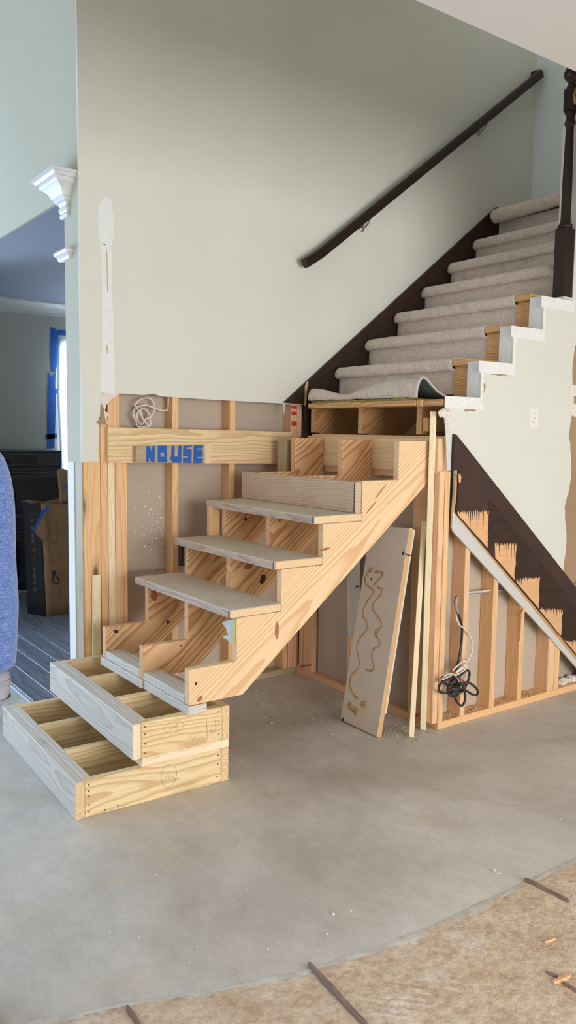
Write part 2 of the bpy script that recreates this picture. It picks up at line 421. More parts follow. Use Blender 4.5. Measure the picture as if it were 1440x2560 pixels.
def glass():
    t = NT('window_glass'); t.base((1, 1, 1, 1)); t.rough(.03)
    tr = t.n('ShaderNodeBsdfTransparent'); mx = t.n('ShaderNodeMixShader'); mx.inputs[0].default_value = .92
    t.l(t.b.outputs[0], mx.inputs[1]); t.l(tr.outputs[0], mx.inputs[2]); t.l(mx.outputs[0], t.t.nodes['Material Output'].inputs[0]); return t.m
M['glass'] = glass()

# ================================================================ SETTING
# --- floor
floor = box('floor', -4.3, 6.2, -8.1, 5.6, -.12, 0, M['concrete'], bev=0); tag(floor, 'dusty grey concrete slab floor', kind='structure')
def seam(x):
    K = [(-5, -1.2), (-1.4, -1.92), (-1.017, -2.04), (-.759, -2.125), (-.5, -2.225), (-.25, -2.30), (0, -2.338), (.221, -2.352), (.917, -2.36), (7, -2.40)]
    for (a, b), (c, d) in zip(K, K[1:]):
        if a <= x <= c: return b+(d-b)*(x-a)/(c-a)
    return -2.4
def adhesive_mesh():
    V = []; F = []; FM = []; nx = 190; ny = 64
    for i in range(nx+1):
        x = -1.75 + 3.95*i/nx
        for j in range(ny+1):
            t = (j/ny)**1.25
            y0 = seam(x)+.006*noise.noise((x*9, 0, 0))+.004*noise.noise((x*31, 2, 0)); y = y0+(-3.75-y0)*t
            d = y0-y
            h = .003*min(1, d/.03)
            n1 = noise.noise((x*5, y*5, 0)); n2 = noise.noise((x*24, y*24, 3)); n3 = noise.noise((x*70, y*70, 5))
            h += max(0, .0025*n1+.0022*n2+.0016*n3+.0012)*min(1, d/.05)
            if n1 > .28: h += .0016*math.sin((x*.8+y*.6+.03*n2)*2*math.pi/.019+2*n1)*min(1, (n1-.28)*7)*min(1, d/.06)
            V.append((x, y, .0004+max(h, 0) if j else -.002))
    for i in range(nx):
        for j in range(ny):
            a = i*(ny+1)+j; F.append((a, a+1, a+ny+2, a+ny+1))
            x = -1.75+3.95*(i+.5)/nx; t = ((j+.5)/ny)**1.25; d = (seam(x)+3.75)*t
            FM.append(1 if d < .028+.045*noise.noise((x*7, 1, 0)) else 0)
    return raw('adhesive_layer', V, F, None, floor, None, True, [M['adhesive'], M['adh_edge']], FM)
tag(adhesive_mesh(), 'rough tan layer of old floor adhesive with trowel ridges')

# --- wall behind the stairs (plane y = 0)
cut = [(-.008, 5.3), (3.5, 5.3), (3.5, 1.68), (1.275, 1.683), (1.27, 1.62), (1.262, 1.686), (1.0, 1.69), (.7, 1.694), (.45, 1.70), (.40, 1.712), (.34, 1.704), (.2, 1.707), (.16, 1.70), (.115, 1.706),
       (.098, 1.70), (.092, 1.67), (.106, 1.64), (.1, 1.60), (.083, 1.56), (.092, 1.52), (.086, 1.47), (.082, 1.40), (.083, 1.348), (.04, 1.352), (-.008, 1.345)]
wall_back = prism('wall_back', cut, 'y', 0, .013, M['paint'])
tag(wall_back, 'cream drywall above the stairs, cut away along the bottom', kind='structure')
box('drywall_panel', .02, 3.3, .102, .115, .038, 2.71, M['paper'], wall_back, bev=0)
box('drywall_panel', .0, 1.4, .0135, .10, 1.74, 1.778, M['stud'], wall_back)   # blocking above the cut, hidden
box('bottom_plate', .0, 1.39, .013, .102, 0, .038, M['stud_dark'], wall_back)
def stud(x0, x1, z0, z1, m='stud', y0=.013, y1=.102, parent=None, name='stud'):
    return box(name, x0, x1, y0, y1, z0, z1, M[m], parent or wall_back, 'z', .0025)
stud(.005, .098, .038, 1.56, 'stud'); stud(.1, .139, .038, 1.60, 'stud'); stud(.141, .180, .038, 1.345, 'pine_pale'); stud(.182, .250, .038, 1.345, 'stud')
stud(.141, .207, 1.345, 1.74, 'stud')
stud(.522, .560, .038, 1.74, 'stud'); stud(.893, .931, .038, 1.74, 'stud')
stud(1.332, 1.370, .038, 1.74, 'stud_red'); stud(1.373, 1.411, .038, 1.74, 'stud_red'); stud(1.292, 1.328, .038, 1.32, 'stud')
# end of that wall, facing the left
box('drywall_panel', -.008, .004, .0135, .20, 1.345, 5.3, M['paint_shaded'], wall_back, bev=0)
box('drywall_panel', -.008, .004, .112, .20, 0, 1.345, M['plaster'], wall_back, bev=0)
box('corner_stud', -.004, .004, .014, .108, .0, 1.345, M['stud_dark'], wall_back, 'z', .001)
box('pilaster', .005, .10, .103, .20, 0, 2.71, M['paint'], wall_back, bev=0)
# short pale offcut against the studs
b = beam('offcut_board', at(241, 1640, 'y', -.006), at(241, 1437, 'y', .004), .045, .012, M['trim_strip'], up=(0, -1, 0)); tag(b, 'short pale pine offcut standing against the wall studs left of the stairs', 'board')
# torn paper at the cut corner
def pxpoly(name, pts, ax, v, t, mat, parent, nrm):
    return slab(name, [at(p[0], p[1], ax, v) for p in pts], nrm, t, mat, parent)
pxpoly('torn_paper', [(248, 987), (262, 982), (296, 986), (276, 1000), (266, 1012), (262, 1026), (252, 1006), (246, 997)], 'y', -.0005, .002, M['paper_pink'], wall_back, (0, -1, 0))
pxpoly('torn_paper', [(255, 1020), (264, 1028), (273, 1036), (266, 1042), (269, 1060), (261, 1062), (258, 1045)], 'y', .008, .003, M['paper_pink'], wall_back, (0, -1, 0))
pxpoly('torn_paper', [(251, 1010), (258, 1018), (262, 1045), (268, 1062), (246, 1060), (240, 1056), (250, 1046)], 'y', .0, .002, M['paper_brown'], wall_back, (0, -1, 0))
# plaster ghost of the removed newel
gp = [(252, 503), (258, 496), (266, 493), (276, 497), (281, 507), (277, 514), (283, 530), (285, 560), (283, 600), (278, 618), (280, 640), (280, 740), (283, 780), (284, 870), (286, 885), (287, 985), (251, 980), (250, 900), (252, 880), (256, 872), (255, 800), (254, 640), (252, 612), (247, 590), (245, 545), (247, 516), (250, 510)]
ghost = pxpoly('plaster_patch', gp, 'y', 0, .0016, M['plaster'], wall_back, (0, -1, 0)); tag(ghost, 'white plaster outline left by a removed newel')
pxpoly('plaster_gouge', [(266, 628), (268, 628), (270, 730), (268, 730)], 'y', -.0016, .0006, M['honey'], wall_back, (0, -1, 0))
pxpoly('plaster_gouge', [(266, 862), (268.5, 862), (269.5, 884), (267.5, 884)], 'y', -.0016, .0006, M['honey'], wall_back, (0, -1, 0))
pxpoly('plaster_gouge', [(256, 607), (264, 611), (262, 613), (256, 609)], 'y', -.0016, .0006, M['ink'], wall_back, (0, -1, 0))
# red marker on a stud
for a, b2 in (((729, 1014), (742, 1022)), ((729, 1029), (742, 1038)), ((729, 1053), (742, 1065))):
    pxpoly('red_mark', [(a[0], a[1]), (b2[0], a[1]+1), (b2[0], b2[1]), (a[0], b2[1]-1)], 'y', .0122, .0006, M['red'], wall_back, (0, -1, 0))
# white splatter on the back of the far drywall
bm = bmesh.new()
for i in range(330):
    px = random.gauss(388, 24); py = random.gauss(1318, 48)
    if not 322 < px < 412 or not 1200 < py < 1440: continue
    c = at(px, py, 'y', .1015); r = random.choice((.0012, .0016, .002, .003, .0045))
    vs = [bm.verts.new((c.x+r*math.cos(k*1.047)*random.uniform(.7, 1.2), c.y, c.z+r*math.sin(k*1.047)*random.uniform(.7, 1.3))) for k in range(6)]
    bm.faces.new(vs)
o = from_bm('paint_splatter', bm, M['crumb'], wall_back); tag(o, 'white paint splatter on grey drywall', kind='stuff')
def text(name, s, loc, rot, size, mat, parent):
    cu = bpy.data.curves.new(name, 'FONT'); cu.body = s; cu.size = size; cu.align_x = 'CENTER'; cu.align_y = 'CENTER'
    o = bpy.data.objects.new(name, cu); COL.objects.link(o); o.matrix_world = Matrix.Translation(Vector(loc)) @ rot.to_matrix().to_4x4()
    dg = bpy.context.evaluated_depsgraph_get(); me = bpy.data.meshes.new_from_object(o.evaluated_get(dg)); mw = o.matrix_world.copy()
    bpy.data.objects.remove(o); me.materials.clear(); me.materials.append(mat)
    return _fin(bpy.data.objects.new(name, me), parent, mw)
from mathutils import Euler
RY = Euler((math.pi/2, 0, 0))          # faces -y
RX = Euler((math.pi/2, 0, -math.pi/2))  # faces -x
text('printed_lettering', '100% RECYCLED PAPER', at(358, 1429, 'y', .1012), RY, .026, M['ink'], wall_back)

# --- header over the kitchen opening, left (plane x = 0)
wall_left = box('wall_left', 0, .013, .2, 2.42, 2.712, 5.3, M['paint_shaded'], bev=0); tag(wall_left, 'wall above the kitchen opening', kind='structure')
box('wall_panel', 0, .12, 2.42, 5.5, 0, 5.3, M['paint_shaded'], wall_left, bev=0)

# --- dividing wall under the upper flight, right (plane y = -1.206)
def low(x): return 1.037-.7975*(x-1.459)
mid = [(1.40, 1.705), (1.632, 1.705), (1.632, 1.89), (1.871, 1.89), (1.871, 2.085), (2.108, 2.085), (2.108, 2.262), (2.36, 2.262), (2.36, 5.3), (6.1, 5.3), (6.1, .04), (2.70, .04),
       (2.3, low(2.3)), (1.9, low(1.9)), (1.475, low(1.475)), (1.459, 1.05), (1.463, 1.15), (1.47, 1.25), (1.468, 1.338), (1.408, 1.338), (1.405, 1.45), (1.398, 1.52), (1.394, 1.56), (1.385, 1.60), (1.39, 1.64)]
wall_right = prism('wall_right', mid, 'y', -1.206, -1.193, M['paint_mid']); tag(wall_right, 'cream dividing wall stepping up beside the carpeted stairs', kind='structure')
# wall body behind the board: the stepped ends seen from the left
for x0, z0, z1 in ((1.632, 1.705, 1.89), (1.871, 1.89, 2.085), (2.108, 2.085, 2.262), (2.36, 2.262, 5.3)):
    x1 = {1.632: 1.871, 1.871: 2.108, 2.108: 2.36, 2.36: 6.1}[x0]
    box('wall_core', x0, x1, -1.193, -1.115 if x0 < 2.3 else -1.092, 1.3 if x0 < 2.3 else 2.3, z1, M['skim'] if x0 < 2.3 else M['paint_mid'], wall_right, bev=0)
# white skim left where trim was removed
def rect_xz(name, x0, x1, z0, z1, y, t, mat, par, jag=0):
    P = []
    n = max(2, int((x1-x0)/.02)); 
    for i in range(n+1): P.append((x0+(x1-x0)*i/n, z0+random.uniform(-jag, jag)))
    for i in range(n, -1, -1): P.append((x0+(x1-x0)*i/n, z1))
    return prism(name, P, 'y', y, y-t, mat, par)
def rect_jx(name, x0, x1, z0, z1, y, t, mat, par, jag=0):
    P = [(x0, z0), (x0, z1)]; n = 8
    for i in range(n, -1, -1): P.append((x1+random.uniform(-jag, jag), z0+(z1-z0)*i/n))
    return prism(name, P, 'y', y, y-t, mat, par)
for (x0, x1, zt) in ((1.395, 1.632, 1.705), (1.632, 1.871, 1.89), (1.871, 2.108, 2.085), (2.108, 2.36, 2.262)):
    rect_xz('skim_patch', x0-.02, x1+.02, zt-.06, zt-.001, -1.206, .0018, M['skim'], wall_right, .003)
    if x1 < 2.3: rect_jx('skim_patch', x1+.001, x1+.022, zt-.0, zt+.178, -1.206, .0016, M['skim'], wall_right, .003)
rect_xz('torn_paper', 1.52, 1.60, 1.634, 1.645, -1.206, .0008, M['paper_brown'], wall_right, .004)
rect_xz('torn_paper', 1.70, 1.84, 1.823, 1.832, -1.206, .0008, M['paper_brown'], wall_right, .003)
slab('torn_paper', [(1.655, -1.206, 1.78), (1.672, -1.206, 1.765), (1.662, -1.206, 1.74), (1.653, -1.206, 1.73)], (0, -1, 0), .0008, M['paper_brown'], wall_right)
# plaster patch where an outlet was
op = pxpoly('outlet_patch', [(1325, 1021), (1345, 1022), (1344, 1068), (1323, 1069)], 'y', -1.206, .002, M['skim'], wall_right, (0, -1, 0)); tag(op, 'white plaster patch over a removed outlet')
for p in ((1335, 1033), (1337, 1046), (1332, 1056)):
    pxpoly('outlet_scar', [(p[0]-2, p[1]-2), (p[0]+3, p[1]-1), (p[0]+2, p[1]+2), (p[0]-1, p[1]+2)], 'y', -1.208, .0004, M['paper'], wall_right, (0, -1, 0))
# torn-off paint edge at the right: brown paper layer with a jagged border
tp = []
for i in range(46):
    z = 2.02-i*(2.02-.665)/45
    tp.append((2.40+.028*noise.noise((z*5, 7, 0))+.012*noise.noise((z*31, 1, 0))+(.015 if 1.2 < z < 1.5 else 0), z))
tp += [(3.2, .1), (3.2, 2.02)]
tag(prism('torn_paper', tp, 'y', -1.206, -1.2068, M['paper_brown'], wall_right), 'ragged strip of brown drywall paper where paint was torn off')
pxpoly('torn_paper', [(1424, 966), (1440, 962), (1446, 988), (1434, 992), (1430, 1000), (1424, 990)], 'y', -1.207, .001, M['paper_pink'], wall_right, (0, -1, 0))
pxpoly('torn_paper', [(1418, 1016), (1436, 1008), (1446, 1012), (1446, 1044), (1432, 1040), (1424, 1028)], 'y', -1.207, .001, M['paper_pink'], wall_right, (0, -1, 0))
# framing in the open triangle
box('bottom_plate', 1.415, 2.8, -1.193, -1.104, 0, .038, M['stud'], wall_right)
box('drywall_panel', 1.46, 3.0, -1.104, -1.091, .038, 1.30, M['paper'], wall_right, bev=0)
for x0, x1, zt, m in ((1.373, 1.410, 1.335, 'stud_red'), (1.414, 1.450, 1.335, 'stud'), (1.581, 1.618, 1.08, 'stud_red'), (1.812, 1.850, .89, 'stud'), (2.045, 2.082, .70, 'stud'), (2.312, 2.372, .47, 'stud_red'), (2.376, 2.42, .45, 'stud')):
    stud(x0, x1, .038, zt, m, -1.193, -1.104, wall_right)
beam('wood_splinter', (2.03, -1.21, .52), (2.082, -1.197, .59), .02, .012, M['stud'], wall_right, (0, -1, 0))
box('wood_splinter', 2.04, 2.062, -1.203, -1.193, .38, .51, M['stud'], wall_right, 'z')
# ragged gypsum edge and pink paper at the top left of this wall
pxpoly('gypsum_edge', [(1106, 1020), (1112, 1052), (1114, 1085), (1117, 1176), (1126, 1176), (1126, 1088), (1119, 1048), (1112, 1030)], 'y', -1.207, .0015, M['gyp'], wall_right, (0, -1, 0))
def crumple(name, c, s, mat, parent, seed, sub=3):
    bm = bmesh.new(); bmesh.ops.create_icosphere(bm, subdivisions=sub, radius=1)
    for v in bm.verts:
        n = noise.noise_vector(v.co*2.1+Vector((seed, 0, 0)))+.5*noise.noise_vector(v.co*5+Vector((0, seed, 0)))
        v.co = Vector(((v.co.x+n.x*.45)*s[0], (v.co.y+n.y*.45)*s[1], (v.co.z+n.z*.45)*s[2]))
    return from_bm(name, bm, mat, parent, Matrix.Translation(Vector(c)))
crumple('torn_paper', at(1108, 1033, 'y', -1.205), (.03, .012, .022), M['paper_pink'], wall_right, 3)
crumple('torn_paper', at(1122, 1034, 'y', -1.21), (.022, .01, .016), M['paper_pink'], wall_right, 9)
crumple('broken_stub', at(1107, 1133, 'x', 1.43), (.03, .02, .03), M['pine_pale'], wall_right, 5)
# dark skirt board left from the removed lower flight, with bare steps
sk = [(1.436, 1.519), (1.452, 1.514), (2.62, .540), (2.80, .392), (2.80, .02), (1.468, 1.127), (1.478, 1.20), (1.480, 1.338), (1.434, 1.338)]
fr = frame_of((1.44, -1.22, 1.5), (1, 0, -.82), (0, -1, 0))
trim_2 = prism('trim_2', sk, 'y', -1.2065, -1.224, M['dark_mid'], None, fr); tag(trim_2, 'dark stained skirt board running down the dividing wall', kind='structure')
def bare(tl, tr, rb, lb, seed, drop=14):
    random.seed(seed); P = []; n = 44; ph = 0
    for i in range(n+1):
        u = i/n; x = tl[0]+(tr[0]-tl[0])*u; y = tl[1]+(tr[1]-tl[1])*u
        dg = lb[1]+(rb[1]-lb[1])*(x-lb[0])/(rb[0]-lb[0])
        if i in (0, n): drip = 0
        elif i % 3 == 0: drip = drop*2.4*random.random()**2.2+2
        else: drip = random.uniform(-4, 3)
        P.append((x, max(tl[1]-6, min(y+drip, dg-3))))
    for i in range(1, 8): P.append((tr[0]+(rb[0]-tr[0])*i/7+random.uniform(-1.5, 1.5), tr[1]+(rb[1]-tr[1])*i/7))
    P.append(lb)
    pxpoly('bare_wood', P, 'y', -1.224, .0006, M['bare'], trim_2, (0, -1, 0))
bare((1144, 1280), (1222, 1277), (1218, 1370), (1145, 1287), 3, 22)
bare((1237, 1360), (1292, 1358), (1286, 1450), (1238, 1394), 4, 24)
bare((1291, 1448), (1350, 1442), (1347, 1522), (1292, 1457), 5, 10)
bare((1349, 1522), (1406, 1524), (1403, 1590), (1350, 1526), 6, 9)
bare((1412, 1606), (1452, 1600), (1452, 1648), (1413, 1602), 7, 8)
bare((1146, 1186), (1153, 1188), (1152, 1208), (1147, 1206), 8, 1)
pxpoly('bare_edge', [(1138, 1182), (1144, 1182), (1141, 1270), (1150, 1290), (1218, 1372), (1346, 1526), (1440, 1640), (1440, 1650), (1216, 1380), (1146, 1296), (1134, 1280)], 'y', -1.2065, .003, M['honey'], trim_2, (0, -1, 0))
for P_ in ([(1221, 1276), (1223, 1246), (1300, 1338), (1291, 1356), (1238, 1359), (1222, 1372)], [(1290, 1358), (1302, 1342), (1362, 1412), (1350, 1440), (1293, 1446), (1288, 1448)],
           [(1349, 1442), (1364, 1416), (1420, 1490), (1406, 1522), (1351, 1522), (1349, 1518)], [(1405, 1524), (1422, 1494), (1450, 1530), (1450, 1598), (1416, 1604), (1406, 1590)]):
    pxpoly('dark_stain', P_, 'y', -1.224, .0004, M['dark'], trim_2, (0, -1, 0))
prism('unpainted_strip', [(1.461, 1.10), (1.475, low(1.475)+.004), (1.9, low(1.9)+.004), (2.3, low(2.3)+.004), (2.66, low(2.66)+.004), (2.66, low(2.66)+.09), (2.3, low(2.3)+.09), (1.9, low(1.9)+.09), (1.48, low(1.48)+.09)], 'y', -1.206, -1.2064, M['primer'], wall_right)
random.seed(11)
# --- closet wall behind the new stringers (plane x = 1.39)
wall_closet = box('wall_closet', 1.44, 1.453, -1.10, .10, .038, 1.30, M['paper'], bev=0); tag(wall_closet, 'grey-brown drywall back closing the space under the stairs', kind='structure')
box('bottom_plate', 1.39, 1.44, -1.095, .0, 0, .038, M['stud_red'], wall_closet)
for y0, y1, zt, m in ((-.152, -.064, 1.29, 'stud_red'), (-.06, -.022, 1.29, 'stud'), (-.527, -.489, 1.29, 'stud'), (-1.084, -.995, 1.29, 'stud_red'), (-1.122, -1.086, 1.33, 'stud')):
    box('stud', 1.39, 1.43, y0, y1, .038, zt, M[m], wall_closet, 'z', .0025)
for px0, px1, py in ((750, 778, 1668), (1034, 1048, 1792)):
    a = at(px0, py, 'x', 1.3895); b2 = at(px1, py-4, 'x', 1.3895)
    slab('red_mark', [a, b2, b2+Vector((0, 0, .01)), a+Vector((0, 0, .008))], (-1, 0, 0), .0005, M['red'], wall_closet)
box('header_board', 1.366, 1.404, -1.182, -.108, 1.325, 1.497, M['pine'], wall_closet, 'y')
box('header_board', 1.404, 1.44, -1.19, -.10, 1.33, 1.507, M['stud'], wall_closet, 'y')
box('top_plate', 1.385, 1.44, -1.17, -.06, 1.29, 1.328, M['stud_red'], wall_closet, 'y')
wb = beam('pale_board', at(884, 1592, 'x', 1.372), at(884, 1350, 'x', 1.376), .10, .014, M['pine_grey'], up=(-1, 0, 0)); tag(wb, 'whitewashed board with a faint ink stamp behind the leaning plank', 'board')
for a_, b_, h_ in ((889.5, 891, 5), (892, 893.5, 5), (894.5, 896, 4), (897, 899, 4), (900, 901.5, 4)):
    slab('ink_stamp', [at(a_, 1464, 'x', 1.3645), at(b_, 1464, 'x', 1.3645), at(b_, 1464+h_, 'x', 1.3645), at(a_, 1464+h_, 'x', 1.3645)], (-1, 0, 0), .0004, M['knot'], wb)

# --- ceilings, far walls, rest of the shell
ceiling = box('ceiling', -.9, 6.1, -8.0, -2.285, 2.715, 3.0, M['ceil'], bev=0); tag(ceiling, 'pale ceiling over the front room', kind='structure')
c2 = box('ceiling_upper', -4.3, 6.2, -8.1, 5.6, 5.3, 5.4, M['ceil'], bev=0); tag(c2, 'white ceiling high above the stairwell', kind='structure')
w4 = box('wall_landing', 3.5, 3.62, -1.2, .02, 2.6, 5.3, M['paint_grey'], bev=0); tag(w4, 'grey wall at the top of the stairs', kind='structure')
fl2 = box('floor_landing', 3.135, 3.5, -1.09, -.001, 2.85, 3.02, M['old_tread'], bev=0); tag(fl2, 'upper landing at the head of the stairs', kind='structure')
def wall_with_hole(name, ax, v0, v1, a0, a1, z0, z1, holes, mat, label):
    """wall along a (x or y) with rectangular openings; built from panels around them"""
    root = None; cur = a0
    def pn(p0, p1, q0, q1):
        nonlocal root
        if p1-p0 < .01 or q1-q0 < .01: return
        if ax == 'y': o = box(name if root is None else 'wall_panel', p0, p1, v0, v1, q0, q1, mat, root, bev=0)
        else: o = box(name if root is None else 'wall_panel', v0, v1, p0, p1, q0, q1, mat, root, bev=0)
        if root is None: root = o; tag(o, label, kind='structure')
    for (h0, h1, k0, k1) in sorted(holes):
        pn(cur, h0, z0, z1); pn(h0, h1, z0, k0); pn(h0, h1, k1, z1); cur = h1
    pn(cur, a1, z0, z1)
    return root
wall_with_hole('wall_front', 'y', -8.1, -7.95, -4.3, 6.2, 0, 5.3, [(-1.5, 2.7, .45, 2.45)], M['paint'], 'front wall with a wide window behind the viewer')
wall_with_hole('wall_side', 'x', -4.3, -4.15, -8.1, 5.6, 0, 5.3, [(-1.1, 2.3, .3, 2.4)], M['paint'], 'side wall with a glazed door')
wall_with_hole('wall_rear', 'y', 5.45, 5.6, -4.3, 0.0, 0, 5.3, [(-3.5, -.9, .25, 2.45)], M['paint'], 'rear wall with a wide window')
box('wall_far_right', 6.1, 6.2, -8.1, 5.6, 0, 5.3, M['paint'], bev=0)['kind'] = 'structure'
# --- kitchen
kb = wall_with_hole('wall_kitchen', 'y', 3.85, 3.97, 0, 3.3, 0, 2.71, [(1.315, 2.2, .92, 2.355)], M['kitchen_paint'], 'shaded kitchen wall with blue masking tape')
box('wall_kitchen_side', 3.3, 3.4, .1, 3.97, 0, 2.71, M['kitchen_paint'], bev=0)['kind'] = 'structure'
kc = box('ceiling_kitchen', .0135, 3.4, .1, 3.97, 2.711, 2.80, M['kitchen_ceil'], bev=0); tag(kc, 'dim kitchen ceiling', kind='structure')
prof = [(3.85, 2.60), (3.838, 2.60), (3.832, 2.625), (3.80, 2.64), (3.775, 2.665), (3.74, 2.68), (3.725, 2.695), (3.70, 2.695), (3.695, 2.7105), (3.85, 2.7105)]
cr = prism('trim_3', prof, 'x', .12, 3.3, M['white_trim']); tag(cr, 'white crown moulding along the kitchen ceiling', kind='structure')
win = thing('window_1', (1.75, 3.9, .92), 'bright kitchen window behind hanging plastic', 'window'); del win['category']; win['kind'] = 'structure'
for n_, a in (('window_frame', (1.315, 1.355, 3.86, 3.94, .92, 2.355)), ('window_frame', (2.16, 2.2, 3.86, 3.94, .92, 2.355)), ('window_frame', (1.355, 2.16, 3.86, 3.94, .92, .96)), ('window_frame', (1.355, 2.16, 3.86, 3.94, 2.315, 2.355)), ('window_frame', (1.355, 2.16, 3.87, 3.93, 1.62, 1.655))):
    box(n_, *a, M['white_trim'], win, bev=.003)
box('pane', 1.355, 2.16, 3.895, 3.90, .96, 1.62, M['glass'], win, bev=0); box('pane', 1.355, 2.16, 3.895, 3.90, 1.655, 2.315, M['glass'], win, bev=0)
def drape(name, x0, x1, z0, z1, y, mat, parent, amp=.02, nx=26, nz=20):
    V = []; F = []
    for i in range(nx+1):
        for j in range(nz+1):
            u = i/nx; w = j/nz
            V.append((x0+(x1-x0)*u+.01*math.sin(w*7), y+amp*math.sin(u*17+w*2.1)*(.4+.6*(1-w))+.012*noise.noise((u*5, w*6, 0)), z0+(z1-z0)*w))
    for i in range(nx):
        for j in range(nz):
            a = i*(nz+1)+j; F.append((a, a+1, a+nz+2, a+nz+1))
    o = raw(name, V, F, mat, parent, None, True); md = o.modifiers.new('thick', 'SOLIDIFY'); md.thickness = .001
    return o
tag(drape('plastic_sheet', 1.265, 2.1, .80, 2.40, 3.80, M['sheet'], None), 'translucent plastic sheet hanging over the kitchen window', 'plastic sheet')
def kt(pts): return pxpoly('masking_tape', pts, 'y', 3.848, .001, M['tape'], kb, (0, -1, 0))
kt([(125, 817), (134, 820), (147, 828), (145, 902), (139, 930), (128, 930), (126, 907)]); kt([(145, 824), (174, 828), (174, 840), (146, 838)])
kt([(120, 930), (128, 940), (139, 930), (138, 972), (140, 1000), (136, 1120), (117, 1122), (119, 1000)]); kt([(137, 972), (152, 972), (152, 983), (138, 984)]); kt([(113, 1086), (142, 1083), (142, 1096), (113, 1098)])
# plank floor of the kitchen
kf = thing('floor_kitchen', (1, 2, 0), 'grey plank floor of the kitchen', 'floor'); del kf['category']; kf['kind'] = 'structure'
random.seed(5)
wpl = .127
for i in range(20):
    x0 = -.175+i*wpl; y = .33 if i < 2 else .335; first = True
    if i >= 1: y = max(y, .33)
    while y < 3.8:
        L = random.uniform(.9, 1.5) if not first else random.uniform(.4, 1.2); first = False; y1 = min(y+L, 3.84)
        box('plank', x0+.001, x0+wpl-.001, y+.001, y1-.001, .006, .02+random.uniform(-.0006, .0006), M['floor_plank'], kf, 'y', .0015); y = y1
box('underlay', -.172, 2.35, .333, 3.84, .001, .006, M['black'], kf, bev=0)
box('edge_strip', -.192, -.1755, .318, 3.84, .001, .016, M['plank_edge'], kf, bev=.002)
tag(beam('cable_scrap', (.24, .98, .0255), (.62, .93, .0255), .008, .008, M['cable_black']), 'dark cord scrap on the kitchen planks', 'cord')
# pilaster capitals and astragal
PROF = [(.006, -.185), (.012, -.185), (.016, -.17), (.012, -.158), (.018, -.150), (.020, -.135), (.014, -.125), (.022, -.112), (.034, -.105), (.038, -.09), (.046, -.085), (.050, -.075), (.060, -.055), (.078, -.040), (.092, -.030), (.096, -.024), (.096, -.012), (.108, -.010), (.118, .004), (.128, .008), (.128, .018), (.122, .022)]
def capital(name, y0, y1, ztop, label, prof=PROF, sgn=1):
    V = []; F = []
    for p, dz in prof: V += [(-.008, y0-p, ztop+dz), (-.008-p, y0-p, ztop+dz), (-.008-p, y1+p, ztop+dz), (-.008, y1+p, ztop+dz)]
    n = len(prof)
    for i in range(n-1):
        a = i*4
        for k in range(4): F.append((a+k, a+(k+1) % 4, a+4+(k+1) % 4, a+4+k))
    F.append((0, 1, 2, 3)); F.append((4*n-4, 4*n-3, 4*n-2, 4*n-1))
    return tag(raw(name, V, F, M['white_trim']), label, 'moulding', 'white pilaster mouldings')
capital('pilaster_capital', .145, .212, 2.785, 'white stepped crown capital at the top of the wall end nearest the stairs')
capital('pilaster_capital', 2.43, 2.50, 2.785, 'white crown capital at the far left side of the kitchen opening')
capital('pilaster_astragal', .118, .225, 2.415, 'small white rounded moulding on the wall end below the capital', [(.004, -.028), (.016, -.028), (.024, -.016), (.024, -.008), (.036, 0), (.040, .012), (.034, .022), (.018, .026), (.004, .026)])

# --- stained skirt on the stair wall
sk1 = [(1.255, 1.692), (3.075, 3.118), (3.10, 3.135), (3.13, 3.115), (3.13, 2.75), (1.46, 1.45), (1.415, 1.60), (1.412, 1.685)]
trim_1 = prism('trim_1', sk1, 'y', -.0005, -.02, M['dark'], None, frame_of((1.3, -.01, 1.7), (1, 0, .78), (0, -1, 0))); tag(trim_1, 'dark stained stair skirt board along the handrail wall', kind='structure')
slab('splintered_edge', [at(766, 955, 'y', -.021), at(771, 953, 'y', -.021), at(768, 968, 'y', -.021), at(765, 1012, 'y', -.021), at(761, 1015, 'y', -.021), at(762, 965, 'y', -.021)], (0, -1, 0), .002, M['orange_chip'], trim_1)
tb = box('trim_4', 3.132, 3.498, -.016, -.0005, 3.02, 3.13, M['white_trim']); tag(tb, 'white baseboard on the upper landing', kind='structure')
sk3 = box('trim_5', 2.375, 2.41, -1.091, -1.083, 2.36, 2.66, M['dark']); tag(sk3, 'dark skirt end behind the newel', kind='structure')

# ================================================================ STEP PLATFORMS
PHI = -.0279; HB = .15
def platform(off, length, width, z0, label):
    root = thing('step_platform', (-.4792+off, -1.0882, z0), label, 'step platform', 'bare lumber step boxes')
    R = Matrix.Translation(Vector((-.4792, -1.0882, z0))) @ Matrix.Rotation(PHI, 4, 'Z') @ Matrix.Translation(Vector((off, 0, 0)))
    t = .038
    def bd(name, x0, x1, y0, y1, m, long, zz=(0, HB)):
        cx, cy, cz = (x0+x1)/2, (y0+y1)/2, (zz[0]+zz[1])/2
        bm = bmesh.new()
        if long == 'y':
            fr = R @ Matrix.Translation((cx, cy, cz)) @ Matrix.Rotation(math.pi/2, 4, 'Z') @ Matrix.Rotation(math.pi/2, 4, 'X'); d = (y1-y0, zz[1]-zz[0], x1-x0)
        else:
            fr = R @ Matrix.Translation((cx, cy, cz)) @ Matrix.Rotation(math.pi/2, 4, 'X'); d = (x1-x0, zz[1]-zz[0], y1-y0)
        cuboid(bm, -d[0]/2, d[0]/2, -d[1]/2, d[1]/2, -d[2]/2, d[2]/2, .003)
        return from_bm(name, bm, M[m], root, fr)
    return root, R, bd
lp, LR, bd = platform(0, .6867, 1.0384, 0, 'lower and wider bare lumber step box standing on the concrete floor')
Wd, Ln, t = 1.0384, .6867, .038
tag(bd('front_board', 0, t, 0, Wd, 'pine_grey', 'y'), 'grey weathered front board')
